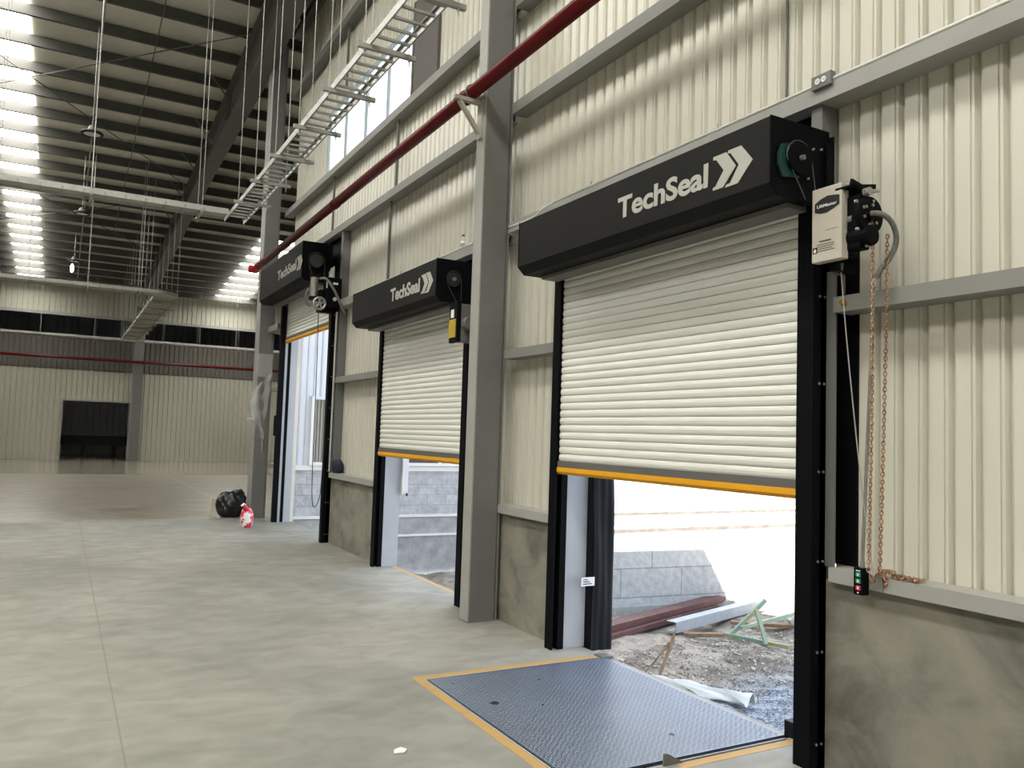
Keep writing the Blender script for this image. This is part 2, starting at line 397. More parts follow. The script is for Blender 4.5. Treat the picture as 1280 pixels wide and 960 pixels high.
# ---------------------------------------------------------------- floor, roof, shell
px0, px1, py0, py1 = 2.175, 3.60, 3.225, 4.965      # leveller plate
mb = MB()
def slab(x0, x1, y0, y1, z=0, t=.15): mb.box(x0, x1, y0, y1, z-t, z)
slab(-30, px0, -12, 46); slab(px0, OX, -12, py0); slab(px0, OX, py1, RY+.12); slab(px0, OX, RY+.12, 46); slab(OX, 22, RY+.12, 46)
struct('floor', mb, 'floor')
mb = MB(); mb.box(px0, px1, py0, py1, -.4, -.14)
struct('trim_6', mb, 'black')
mb = MB()
def roofseg(x0, x1, y0, y1, t=.06, dz=0):
    mb.add([(x0,y0,zs(y0)+dz),(x1,y0,zs(y0)+dz),(x1,y1,zs(y1)+dz),(x0,y1,zs(y1)+dz),(x0,y0,zs(y0)+dz+t),(x1,y0,zs(y0)+dz+t),(x1,y1,zs(y1)+dz+t),(x0,y1,zs(y1)+dz+t)],
           [(3,2,1,0),(4,5,6,7),(0,1,5,4),(1,2,6,5),(2,3,7,6),(3,0,4,7)])
roofseg(-30, OX+.05, -12, RY); roofseg(-30, 22, RY, 39.6)
struct('ceiling', mb, 'roof')
mb = MB(); mb.box(-30, 22, 39.6, 46, 6.9, 7.0)
struct('trim_7', mb, 'darkroom')
for i, (a, b, c, d) in enumerate(((-1.88, -.97, 9.02, 38.6), (5.85, 7.3, 28.6, 38.6), (-9.5, -8.3, -10, 14), (-2.25, -.97, -11, 9.0))):  # last two strips are unseen, added to brighten the near wall
    mb = MB(); roofseg(a, b, c, d, .012, -.02)
    struct('window_%d' % (4+i), mb, 'skylight')
# side and rear walls that close the hall
mb = MB(); corr(mb, -12, 46, 0, 12, -30, .1, sgn=-1, pitch=.6); struct('wall_left', mb, 'beige')
mb = MB(); corr(mb, -30, OX, 0, 12, -12, .1, axis='x', sgn=-1, pitch=.6); struct('wall_near', mb, 'beige')
mb = MB(); mb.box(22, 22.1, RY, 46, GZ, 10); struct('wall_side', mb, 'beige')
# far wall: pale partition with an opening, dull liner above, open strip, pale fascia
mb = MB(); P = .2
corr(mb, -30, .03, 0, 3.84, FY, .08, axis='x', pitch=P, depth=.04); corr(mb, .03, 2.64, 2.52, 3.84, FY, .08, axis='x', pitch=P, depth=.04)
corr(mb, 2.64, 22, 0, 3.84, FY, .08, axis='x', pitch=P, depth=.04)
struct('wall_far', mb, 'beige_dim')
mb = MB(); corr(mb, -30, 22, 3.84, 5.2, FY+.5, .08, axis='x', pitch=P, depth=.04); mb.box(-30, 22, FY, FY+.5, 3.80, 3.84)
struct('wall_upper', mb, 'midclad')
mb = MB(); corr(mb, -30, 22, 6.2, 7.5, FY+.1, .08, axis='x', pitch=P, depth=.04)
struct('wall_fascia', mb, 'beige_dim')
mb = MB(); mb.box(-30, 22, FY-.02, FY+.14, 6.08, 6.2); struct('trim_8', mb, 'greyl')
mb = MB(); corr(mb, -30, 22, 0, 7.2, 45.5, .1, axis='x', pitch=.3, depth=.05); struct('wall_beyond', mb, 'darkroom')
mb = MB(); mb.box(-.02, .06, FY-.05, FY+.12, 0, 2.55); mb.box(2.58, 2.66, FY-.05, FY+.12, 0, 2.55); mb.box(.06, 2.58, FY-.05, FY+.12, 2.49, 2.55)
struct('door_1', mb, 'greyl')

# low dark ledge and sloping rail in the room beyond the far doorway
mb = MB(); mb.box(-.6, 3.4, 42.0, 42.6, .55, 1.0)
for x in (-.4, .9, 2.2, 3.2): mb.box(x, x+.15, 42.1, 42.5, 0, .55)
t = obj('loading_ledge', mb, 'ink', origin=(1.4, 42.3, 0)); tag(t, 'low dark ledge on short legs seen through the far doorway', 'ledge')

# ---------------------------------------------------------------- girts, posts, struts of the door wall
def cgirt(y0, y1, zb, zt, x0=3.40, x1=3.55):
    m_ = MB(); t = .006
    m_.box(x0, x0+t, y0, y1, zb, zt); m_.box(x0+t, x1, y0, y1, zb, zb+t); m_.box(x0+t, x1, y0, y1, zt-t, zt)
    return m_
def girt(y0, y1, zb, zt, label, m='girtp', x0=3.40):
    o = obj('wall_girt', cgirt(y0, y1, zb, zt, x0), m, origin=(x0, (y0+y1)/2, zb)); tag(o, label, 'girt', 'girts of the door wall')
    return o
girt(-6, 2.80, .93, 1.0, 'grey sill girt on concrete wall right of the nearest door', x0=3.39, m='greyl')
girt(5.36, 6.30, .93, 1.0, 'grey sill girt on concrete wall between near column and nearest door', x0=3.39, m='greyl')
girt(9.40, 11.42, .93, 1.0, 'grey sill girt on concrete wall between middle and farthest door', x0=3.39, m='greyl')
girt(-6, 2.79, 2.28, 2.36, 'grey mid-height girt right of the nearest door behind hoist chains')
girt(5.36, 6.30, 2.28, 2.36, 'short grey mid-height girt between near column and nearest door')
girt(9.40, 11.42, 2.28, 2.36, 'grey mid-height girt between middle and farthest door')
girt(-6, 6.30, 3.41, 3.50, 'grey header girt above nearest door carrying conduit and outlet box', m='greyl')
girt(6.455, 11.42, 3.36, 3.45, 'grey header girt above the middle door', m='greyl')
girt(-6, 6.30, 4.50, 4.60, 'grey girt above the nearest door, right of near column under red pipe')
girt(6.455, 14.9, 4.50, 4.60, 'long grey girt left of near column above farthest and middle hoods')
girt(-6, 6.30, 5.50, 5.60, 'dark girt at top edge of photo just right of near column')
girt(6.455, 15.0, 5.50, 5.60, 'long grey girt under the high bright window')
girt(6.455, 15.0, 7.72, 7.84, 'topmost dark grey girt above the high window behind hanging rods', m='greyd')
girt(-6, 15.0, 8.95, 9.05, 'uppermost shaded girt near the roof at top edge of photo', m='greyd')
girt(14.29, 14.97, 2.26, 2.34, 'short grey girt stub joining far column at mid height left of farthest door', x0=3.30)
girt(14.29, 14.97, .9, .98, 'short grey girt stub joining far column at knee height left of farthest door', x0=3.30)
girt(14.25, 14.97, 3.33, 3.43, 'short grey girt stub joining far column under the farthest hood', x0=3.2)

def post(x0, x1, y0, y1, z0, z1, label, m='grey', lip=True):
    m_ = MB(); t = .006
    m_.box(x0, x0+t, y0, y1, z0, z1); m_.box(x0+t, x1, y0, y0+t, z0, z1)
    m_.box(x0+t, x1, y1-t, y1, z0, z1)
    if lip: m_.box(x1-t, x1, y0+t, y0+.03, z0, z1)
    o = obj('jamb_post', m_, m, origin=((x0+x1)/2, (y0+y1)/2, z0)); return tag(o, label, 'post', 'jamb posts beside the doors')
post(3.425, 3.545, 2.89, 2.96, -.0, 3.41, 'grey channel post above the operator right of nearest hood')
post(3.43, 3.545, 11.38, 11.46, 1.0, 4.50, 'grey channel post right of the farthest door reaching upper girt')
post(3.43, 3.545, 9.365, 9.43, 1.0, 3.36, 'grey channel post left of the middle door')
post(3.43, 3.545, 6.89, 6.96, 0, 3.36, 'grey channel post right of the middle door behind near column')
mb = MB(); mb.box(3.422, 3.428, 2.793, 2.849, 1.0, 2.50); mb.box(3.428, 3.432, 2.793, 2.80, 1.0, 2.50)
tag(obj('slim_post', mb, 'greyd', origin=(3.42, 2.82, 1.0)), 'slim dark grey strip standing on sill beside nearest door guide', 'post')
mb = MB(); mb.box(3.535, 3.55, 2.75, 2.885, 1.0, 2.93); mb.box(3.43, 3.535, 2.875, 2.885, 1.0, 2.93)
tag(obj('black_flashing', mb, 'black', origin=(3.53, 2.81, 1.0)), 'tall black flashing between nearest door guide and beige cladding behind chains', 'flashing')

def strut(y, z0, z1, label, x=3.47, w=.03):
    m_ = MB(); m_.box(x-w/2, x+w/2, y-w/2, y+w/2, z0, z1)
    tag(obj('wall_strut', m_, 'greyd', origin=(x, y, z0)), label, 'strut', 'thin vertical struts between girts')
strut(9.40, 4.60, 5.50, 'thin dark strut between girts below high window, nearer one')
strut(9.55, 3.45, 4.50, 'thin dark strut above the middle hood between girts')
strut(12.1, 4.60, 5.50, 'thin dark strut between girts above the farthest hood')
strut(11.7, 6.76, 7.72, 'thin dark strut above the high window behind hanging rods')
strut(3.24, 3.50, 4.50, 'thin dark strut above right end of the nearest hood', x=3.54, w=.012)

# ---------------------------------------------------------------- main columns and rafter
def column(x0, x1, y0, y1, ztop, label, lipw=.012):
    c = thing('steel_column', ((x0+x1)/2, (y0+y1)/2, 0), label, 'column', 'steel columns')
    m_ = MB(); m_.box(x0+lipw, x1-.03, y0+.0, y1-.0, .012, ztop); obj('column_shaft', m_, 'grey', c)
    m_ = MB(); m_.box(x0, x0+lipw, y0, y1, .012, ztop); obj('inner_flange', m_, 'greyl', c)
    m_ = MB(); m_.box(x1-.03, x1-.018, y0+.012, y1-.012, .012, ztop); m_.box(x1-.018, x1, y0-.006, y1+.006, .012, ztop); obj('outer_flange', m_, 'grey', c)
    m_ = MB(); m_.box(x0-.004, x1+.004, y0-.004, y1+.004, 0, .012); obj('base_plate', m_, 'grey', c)
    return c
column(3.132, 3.41, 6.30, 6.455, zs(6.5)-.5, 'tall grey steel column between nearest and middle doors')
column(3.045, 3.31, 14.97, 15.3, 8.72, 'tall grey steel column at far end of door wall beside black bag')
c = column(2.63, 3.03, 38.55, 38.95, 6.7, 'distant grey steel column right of the far doorway')
mb = MB()
Ys = [4, 10, 14.9, 15.4, 22, 30, 36, 38.9]; dep = [.75, .8, .95, .95, .62, .56, .62, .8]
def top(Y): return 9.2 - .08*(Y-15)
web0, web1, fl0, fl1 = 2.88, 2.90, 2.74, 3.08
for i in range(len(Ys)-1):
    a, b = Ys[i], Ys[i+1]; ta, tb = top(a), top(b); ba, bb = ta-dep[i], tb-dep[i+1]
    for (x0, x1, u0, u1, v0, v1) in ((web0, web1, ba, ta, bb, tb), (fl0, fl1, ba-.015, ba, bb-.015, bb), (fl0, fl1, ta-.02, ta-.003, tb-.02, tb-.003)):
        mb.add([(x0,a,u0),(x1,a,u0),(x1,b,v0),(x0,b,v0),(x0,a,u1),(x1,a,u1),(x1,b,v1),(x0,b,v1)],
               [(3,2,1,0),(4,5,6,7),(0,1,5,4),(1,2,6,5),(2,3,7,6),(3,0,4,7)])
for Y in (18.4, 21.8, 25.2, 28.6, 32):
    mb.box(2.76, web0, Y, Y+.012, top(Y)-dep[4]+.01, top(Y)-.03)
r = obj('roof_rafter', mb, 'rafter', origin=(2.9, 15, 8.3)); tag(r, 'long grey tapered rafter running from far column up to top of photo', 'rafter')

# purlins
Y = 38.55; k = 0
while Y > 4:
    x1 = 3.5 if Y < RY+.25 else 21.9
    zt = zs(Y)-.025; zb = zt-.23; m_ = MB()
    m_.prism([(-30, Y, zb), (-30, Y+.005, zb), (-30, Y+.005, zt-.005), (-30, Y+.07, zt-.005-.004), (-30, Y+.07, zt-.004), (-30, Y, zt)], (x1+30, 0, 0))
    m_.prism([(-30, Y-.065, zb), (-30, Y-.065, zb-.004), (-30, Y+.005, zb-.004), (-30, Y+.005, zb)], (x1+30, 0, 0))
    m_.box(-30, x1, Y-.069, Y-.064, zb-.004, zb+.02)
    tag(obj('roof_purlin', m_, 'pbeam', origin=(-2, Y, zb)), 'dark grey roof purlin, %s counting from the far wall' % ORD[k], 'purlin', 'roof purlins')
    Y -= 1.13; k += 1

# roof cross bracing rods, conduits under the purlins
def rodline(name, a, b, r, label, cat, m='rafter', group=None):
    m_ = MB(); m_.cyl(a, b, r, 6); o = obj(name, m_, m, origin=[(p+q)/2 for p, q in zip(a, b)]); return tag(o, label, cat, group)
def up(x, y, dz=.05): return (x, y, top(y)-dz)
rodline('brace_rod', up(-2.6, 17.3), up(2.8, 24.5), .012, 'thin roof brace rod falling to the right across the skylight', 'brace rod')
rodline('brace_rod', up(-3.2, 21.8), up(2.8, 15.6), .012, 'thin roof brace rod rising to the right towards far column top', 'brace rod')
rodline('brace_rod', up(-3.5, 31.5), up(2.8, 25.5), .012, 'thin roof brace rod rising right beyond the nearer cable tray', 'brace rod')
rodline('brace_rod', up(-2.9, 24.6), up(2.8, 32), .012, 'thin roof brace rod falling right beyond the nearer cable tray', 'brace rod')
rodline('roof_conduit', up(.26, 6, .03), up(.26, 37, .03), .016, 'thin conduit under the purlins above the round lamps', 'conduit', 'rod')
rodline('roof_conduit', up(1.2, 6, .03), up(1.2, 30, .03), .010, 'thin bridging line under the purlins left of the rafter', 'conduit', 'rafter')
for i, (Y_, x_) in enumerate(((17.8, 2.35), (20.1, 2.35), (22.3, 2.35), (24.6, 2.35), (26.9, 2.35))):
    z_ = top(Y_)
    rodline('fly_brace', (x_, Y_, z_+.05), (2.86, Y_+.02, z_-.55), .018, 'short diagonal fly brace under the rafter, %s' % ordn[i], 'brace', 'rafter', 'fly braces at the rafter')

# ---------------------------------------------------------------- cable trays
TZ = 5.0
def child_copy(src, parent, off):
    o = src.copy(); COL.objects.link(o); o.parent = parent; o.location = Vector(src.location) + Vector(off); return o
def tray(x0, x1, y0, y1, axis, pitch, label, rungw=.03, railh=.09, solid=False, z=TZ, m='galvw', clips=True):
    cx, cy = (x0+x1)/2, (y0+y1)/2
    t = thing('cable_tray', (cx, cy, z), label, 'cable tray', 'cable trays under the roof')
    rt = .014
    if axis == 'y':
        for a in (x0, x1-rt):
            m_ = MB(); m_.box(a, a+rt, y0, y1, z, z+railh); s = .02 if a == x0 else -.02
            m_.box(min(a, a+s), max(a, a+s)+.0, y0, y1, z+railh, z+railh+.006); obj('side_rail', m_, m, t)
        m_ = MB(); m_.box(x0+rt, x1-rt, y0+.05, y0+.05+rungw, z+.012, z+.034); r0 = obj('rung', m_, m, t)
        n = int((y1-y0-.1)/pitch)
        for i in range(1, n): child_copy(r0, t, (0, i*pitch, 0))
        if solid: m_ = MB(); m_.box(x0+rt, x1-rt, y0, y1, z+.035, z+.040); obj('tray_floor', m_, m, t)
    else:
        for a in (y0, y1-rt):
            m_ = MB(); m_.box(x0, x1, a, a+rt, z, z+railh); obj('side_rail', m_, m, t)
        m_ = MB(); m_.box(x0+.05, x0+.05+rungw, y0-.004, y1-rt, z+.012, z+.034); m_.box(x0+.05, x0+.05+rungw, y0-.006, y0, z+.01, z+.05); r0 = obj('rung', m_, 'galv', t)
        n = int((x1-x0-.1)/pitch)
        for i in range(1, n): child_copy(r0, t, (i*pitch, 0, 0))
        if solid: m_ = MB(); m_.box(x0, x1, y0+rt, y1-rt, z+.035, z+.040); obj('tray_floor', m_, m, t)
    return t
tray(2.18, 2.50, 3.6, 13.98, 'y', .195, 'bright metal ladder tray rising to top of photo before the high window', m='galv', railh=.065, rungw=.025)
tray(-12, 2.16, 13.45, 13.85, 'x', .28, 'pale cable tray crossing left to the foot of the ladder tray', solid=True)
tray(-12, 1.98, 22.75, 23.4, 'x', .3, 'pale cable tray crossing farther back, joining the wide curved tray', solid=True)
tray(1.98, 2.58, 23.6, 36.6, 'y', .6, 'wide pale solid-bottom tray running away towards the far column', solid=True, rungw=.05)
tray(-12, 14, 36.75, 37.2, 'x', .4, 'thin pale cable tray crossing the far end of the hall', solid=True)
# curved corner of the second tray
mb = MB()
mb.prism([(1.98, 22.75, TZ+.03)] + [(1.98+.6*math.sin(a), 23.4-.65*math.cos(a)+.0, TZ+.03) for a in [i*pi/2/8 for i in range(9)]] + [(2.58, 23.6, TZ+.03), (1.98, 23.6, TZ+.03)], (0, 0, .012))
mb.grid(9, 2, lambda u, v: (1.98+.6*math.sin(u*pi/2), 23.4-.65*math.cos(u*pi/2), TZ+.09*v))
tag(obj('tray_elbow', mb, 'galvw', origin=(2.2, 23.2, TZ)), 'curved pale corner piece where crossing tray meets wide tray', 'cable tray')

hang_proto = {}
def hanger(cx, cy, half, axis, label, group, zt=None, low=.0):
    """strut with two threaded rods going up to the purlins"""
    key = (half, axis); z = TZ - .045 - low
    t = thing('tray_hanger', (cx, cy, z), label, 'hanger', group)
    m_ = MB(); e = half+.06
    if axis == 'x': m_.box(cx-e, cx+e, cy-.02, cy+.02, z, z+.041)
    else: m_.box(cx-.02, cx+.02, cy-e, cy+e, z, z+.041)
    obj('strut_channel', m_, 'greyl', t)
    for s in (-1, 1):
        x, y = (cx+s*half, cy) if axis == 'x' else (cx, cy+s*half)
        m_ = MB(); m_.cyl((x, y, z-.06), (x, y, top(y)), .0052, 5); m_.cyl((x, y, z-.015), (x, y, z), .014, 6)
        obj('threaded_rod', m_, 'rod', t)
for i, y in enumerate((5.68, 6.72, 7.8, 8.96, 10.1, 11.3, 12.5)):
    hanger(2.345, y, .21, 'x', 'strut hanger with two rods under the ladder tray, %s' % ordn[i], 'hangers of the ladder tray')
for i, x in enumerate((1.75, .2, -1.0, -2.3)):
    hanger(x, 13.65, .26, 'y', 'rod hanger of the nearer crossing tray, %s from its right end' % ORD[i], 'hangers of the nearer crossing tray')
for i, x in enumerate((1.6, .4, -.9, -2.1)):
    hanger(x, 23.08, .38, 'y', 'rod hanger of the farther crossing tray, %s from its right end' % ORD[i], 'hangers of the farther crossing tray')
for i in range(9):
    y = 24.2+1.45*i
    hanger(2.28, y, .36, 'x', 'rod hanger of the wide pale tray, %s' % ordn[i], 'hangers of the wide tray')
for i, x in enumerate((6.6, 5.0, 3.6, 1.0, -.9, -2.4)):
    hanger(x, 36.98, .3, 'y', 'rod hanger of the thin tray at far end, %s from the right' % ORD[i], 'hangers of the far tray')

# ---------------------------------------------------------------- lamps
def lamp(x, y, z, label, lit=False):
    t = thing('high_bay_lamp', (x, y, z), label, 'lamp', 'round hanging lamps')
    m_ = MB(); R = .17
    ring = [(x+R*math.cos(a), y+R*math.sin(a), z) for a in [2*pi*i/20 for i in range(20)]]
    m_.tube(ring, .03, 6, closed=True); obj('rim', m_, 'ink', t, smooth=True)
    m_ = MB(); m_.cyl((x, y, z-.012), (x, y, z+.02), R-.02, 20); obj('lens', m_, 'bulb' if lit else 'lens', t)
    m_ = MB(); m_.cyl((x, y, z+.02), (x, y, z+.14), .1, 16, .06); obj('housing', m_, 'greyd', t)
    m_ = MB(); m_.cyl((x, y, z+.13), (x, y, top(y)), .008, 6); obj('cord', m_, 'rod', t)
lamp(.20, 16.9, 7.0, 'round hanging lamp with black rim, nearest and highest in the photo')
lamp(.17, 23.6, 7.0, 'round hanging lamp with black rim, second one below the nearer crossing tray')
lamp(.09, 30.8, 7.0, 'small distant hanging lamp, farthest of the three')
mb = MB(); mb.tube([(.04, 30.6, 6.86), (.04, 30.6, 6.8), (.04, 30.6, 6.72), (.04, 30.6, 6.62), (.04, 30.6, 6.57)], [.02, .05, .06, .05, .02], 10)
mb2 = MB(); mb2.cyl((.04, 30.6, 6.86), (.09, 30.75, 7.0), .015, 6)
t = thing('bare_bulb', (.04, 30.6, 6.57), 'glowing bare bulb hanging below the farthest round lamp', 'bulb'); obj('bulb_glass', mb, 'bulb', t, smooth=True); obj('bulb_socket', mb2, 'ink', t)

# ---------------------------------------------------------------- red pipes
def pipe(name, path, r, label, couplings=()):
    t = thing(name, path[0], label, 'pipe')
    m_ = MB(); m_.tube(path, r, 20); obj('pipe_run', m_, 'red', t, smooth=True)
    for (a, b) in couplings:
        m_ = MB(); m_.cyl(a, b, r+.007, 20); obj('coupling', m_, 'redb' if a[1] > 14 and a[1] < 20 else 'red', t, smooth=False)
    return t
def PP(y): return (3.04-.0098*(y-6.38), y, 4.65-.016*(y-6.38))
pipe('fire_pipe', [PP(2.6), PP(8), PP(15.05)], .0605, 'dark red fire pipe running along the door wall in front of the near column',
     [(PP(10.35), PP(10.44)), (PP(6.50), PP(6.54)), (PP(14.9), PP(15.02))])
e_ = PP(15.1)
mb = MB(); mb.cyl((e_[0]-.13, e_[1], e_[2]-.03), (e_[0]+.02, e_[1], e_[2]-.03), .07, 14); mb.cyl(PP(15.05), (e_[0], e_[1]+.06, e_[2]-.03), .066, 14)
tag(obj('pipe_elbow', mb, 'redb', origin=e_), 'bright red fitting at the far end of the fire pipe by the far column', 'pipe fitting')
pipe('fire_pipe', [(-12, 38.45, 4.27), (14, 38.45, 4.27)], .06, 'thin dark red pipe crossing the far wall above the beige partition')
# bracket for the pipe on the near column
t = thing('pipe_bracket', (3.12, 6.38, 4.24), 'beige triangular bracket holding the red pipe on the near column', 'bracket')
bm_ = mat('bracket_paint', (.42, .40, .35), .5)
mb = MB(); mb.bar((3.131, 6.38, 4.565), (2.86, 6.38, 4.57), .05, .034); obj('bracket_arm', mb, bm_, t)
mb = MB(); mb.bar((3.11, 6.38, 4.29), (2.91, 6.38, 4.55), .045, .03); obj('bracket_stay', mb, bm_, t)
mb = MB(); mb.box(3.112, 3.131, 6.34, 6.42, 4.24, 4.60); obj('bracket_plate', mb, bm_, t)
mb = MB(); mb.tube([(3.04+.068*math.cos(a), 6.38, 4.65+.068*math.sin(a)) for a in [2*pi*i/16 for i in range(16)]], .006, 5, closed=True); obj('pipe_clamp', mb, 'greyd', t)

# ---------------------------------------------------------------- roller doors
def chevrons():
    # two interlocked chevrons, in units: x to the right, y up, height 1
    a = [(0, .98), (.34, .98), (.62, .5), (.26, 0), (0, 0), (.09, .14), (.18, .14), (.36, .5), (.13, .84), (.06, .84)]
    b = [(.42, 1.0), (.78, 1.0), (1.12, .5), (.74, 0), (.36, 0), (.45, .14), (.56, .14), (.82, .5), (.56, .86), (.48, .86)]
    first = [(0, .97), (.38, .97), (.66, .5), (.30, .03), (0, .03), (.0, .10), (.08, .13), (.31, .5), (.09, .86), (0, .88)]
    second = [(.44, .99), (.80, .99), (1.12, .5), (.72, .0), (.36, .0), (.40, .07), (.50, .08), (.74, .5), (.50, .90), (.42, .92)]
    return first, second

def roller_door(y0, y1, zbar, hz0, hz1, hx, hy0, hy1, label, txt, logo_scale=1.0, slatp=.0555, gtop=None, side_bolts=True, gxo=0):
    """y0..y1 clear curtain edges; zbar bottom of yellow edge"""
    cx = 3.36; yc = (y0+y1)/2
    t = thing('roller_door', (3.4, yc, zbar), label, 'roller door', 'roller doors')
    gtop = gtop or hz0
    # curtain: convex slats
    prof = []; z = zbar+.10; n = int((hz0+.22-z)/slatp)
    for i in range(n):
        for u, d in ((0, .0), (.08, -.002), (.2, -.005), (.5, -.0075), (.80, -.004), (.90, -.001), (.925, .009), (.985, .009)):
            prof.append((cx+d, z+(i+u)*slatp))
    ztop_ = hz0+.22
    m_ = MB(); k = len(prof)
    vs = [(x, y0, zz) for x, zz in prof] + [(x, y1, zz) for x, zz in prof]
    m_.add(vs, [(i, i+1, k+i+1, k+i) for i in range(k-1)])
    m_.box(cx+.013, cx+.020, y0, y1, zbar+.10, ztop_)
    obj('slat_curtain', m_, 'slat', t)
    m_ = MB()
    for i in range(0, n): m_.box(cx-.004, cx+.02, y1-.002, y1+.018, z+(i+.25)*slatp, z+(i+.75)*slatp)
    obj('end_locks', m_, 'black', t, kind='stuff')
    m_ = MB(); m_.box(cx-.018, cx+.022, y0, y1, zbar+.052, zbar+.10); obj('bottom_bar', m_, 'bar', t)
    m_ = MB(); m_.prism([(cx-.024, y0, zbar+.052), (cx-.026, y0, zbar+.02), (cx-.012, y0, zbar), (cx+.014, y0, zbar), (cx+.026, y0, zbar+.02), (cx+.024, y0, zbar+.052)], (0, y1-y0, 0))
    obj('safety_edge', m_, 'yellow', t)
    # guides
    for gy0, gy1, s in ((y0-.10, y0+.004, -1), (y1-.004+.006, y1+.095, 1)):
        m_ = MB()
        if s > 0 and gxo:
            m_.box(3.33+gxo, 3.33, gy0, gy1, 0, gtop)
        m_.box(3.33, 3.344, gy0, gy1, 0, gtop+.0)
        if s < 0: m_.box(3.344, 3.44, gy0, gy0+.03, 0, gtop)
        else: m_.box(3.344, 3.44, gy1-.03, gy1, 0, gtop)
        m_.box(3.388, 3.44, gy0, gy1, 0, gtop+.05)
        g = obj('guide', m_, 'black', t)
        if s < 0 and side_bolts:
            zz = .12
            while zz < gtop-.1:
                for bx in (3.375, 3.41):
                    q = MB(); q.cyl((bx, gy0-.006, zz), (bx, gy0+.001, zz), .007, 8); obj('bolt', q, 'galv', g)
                zz += .45
    # hood
    ch = .055
    prof = [(hx, hz0+ch), (hx, hz1), (hx+.01, hz1+.008), (3.38, hz1+.008), (3.38, hz0), (hx+ch+.01, hz0-.0), ]
    m_ = MB(); m_.prism([(x, hy0, zz) for x, zz in [(hx, hz0+ch), (hx, hz1), (3.38, hz1), (3.38, hz1-.006), (hx+.006, hz1-.006), (hx+.006, hz0+ch+.002), (hx+ch+.004, hz0+.006), (3.30, hz0+.006), (3.30, hz0), (hx+ch, hz0)]], (0, hy1-hy0, 0))
    h = obj('hood', m_, 'hood', t)
    m_ = MB(); m_.box(3.16, 3.30, hy0+.05, hy1-.05, hz0-.03, hz0-.004); obj('hood_lintel', m_, 'greyd', t)
    for ya, yb in ((hy0-.008, hy0), (hy1, hy1+.008)):
        m_ = MB(); m_.prism([(hx-.003, ya, hz0+ch-.002), (hx-.003, ya, hz1+.004), (3.40, ya, hz1+.004), (3.40, ya, hz0-.004), (hx+ch-.002, ya, hz0-.004)], (0, yb-ya, 0))
        obj('end_plate', m_, 'black', t)
    # lettering and chevrons
    ty, tl, tz, th = txt
    lettering('lettering', 'TechSeal', 'letter', h, (hx-.001, ty, tz), th, tl, .002, .03)
    a, b = chevrons(); H = .195*logo_scale*1.0
    for pts in (a, b):
        m_ = MB(); m_.prism([(hx-.001, ty-tl-.04-.285*logo_scale/1.12*u, tz-.035*logo_scale+H*v) for u, v in pts], (-.002, 0, 0))
        obj('chevron', m_, 'letter', h)
    return t
roller_door(2.955, 5.27, 1.325, 2.835, 3.225, 2.98, 2.83, 5.335, 'nearest and largest-looking white roller door with black hood, half open', (4.075, .81, 2.975, .137))
roller_door(6.99, 9.27, 1.315, 2.835, 3.235, 2.98, 6.90, 9.36, 'middle white roller door with black hood, left of the near column', (8.09, .80, 2.975, .137))
roller_door(11.56, 14.18, 3.085, 3.78, 4.36, 2.95, 11.78, 14.62, 'farthest roller door, nearly fully raised beside the far column', (13.3, 1.2, 3.99, .16), 1.1, gtop=3.72, gxo=-.07)

# jambs lit from outside
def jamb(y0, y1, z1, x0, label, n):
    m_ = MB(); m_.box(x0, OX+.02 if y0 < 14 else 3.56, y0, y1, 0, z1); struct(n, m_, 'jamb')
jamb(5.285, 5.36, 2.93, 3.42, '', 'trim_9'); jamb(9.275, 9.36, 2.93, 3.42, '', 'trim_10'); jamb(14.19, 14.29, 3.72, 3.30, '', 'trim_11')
# steel header over the openings, outside
# black dock-seal pads outside the nearest door
def pad(y0, y1, label):
    m_ = MB()
    def fn(u, v):
        z = -.02 + 3.0*v; w = .005*math.sin(u*19+v*3)+.006*math.sin(v*17+u*5)
        return (3.645+.19*u+.01*math.sin(v*8), y0+w, z)
    m_.grid(14, 40, fn)
    m_.box(3.645, 3.84, y0+.02, y1, -.02, 2.98)
    o = obj('dock_seal_pad', m_, 'rubber', origin=(3.74, (y0+y1)/2, 0), smooth=True); tag(o, label, 'dock seal')
pad(5.20, 5.45, 'tall black dock seal curtain just outside left jamb of the nearest door')
# sticker on jamb
mb = MB(); mb.box(3.53, 3.65, 5.178, 5.184, .48, .545)
s = obj('jamb_label', mb, 'white', origin=(3.60, 5.18, .48)); tag(s, 'small white printed label on jamb left of the nearest door', 'label')
for i in range(3):
    q = MB(); q.box(3.545, 3.625-.02*i, 5.176, 5.178, .493+.016*i, .499+.016*i); obj('printed_line', q, 'ink', s)

for n_, (a0, a1, z0, z1) in enumerate(((2.965, 5.30, 2.9, 3.405), (6.985, 9.25, 2.9, 3.355), (11.47, 14.2, 3.85, 4.49))):
    mb = MB(); mb.box(3.50, 3.515, a0, a1, z0, z1); struct('trim_%d' % (13+n_), mb, 'black')  # black colour stands in for the dark gap between hood and girt
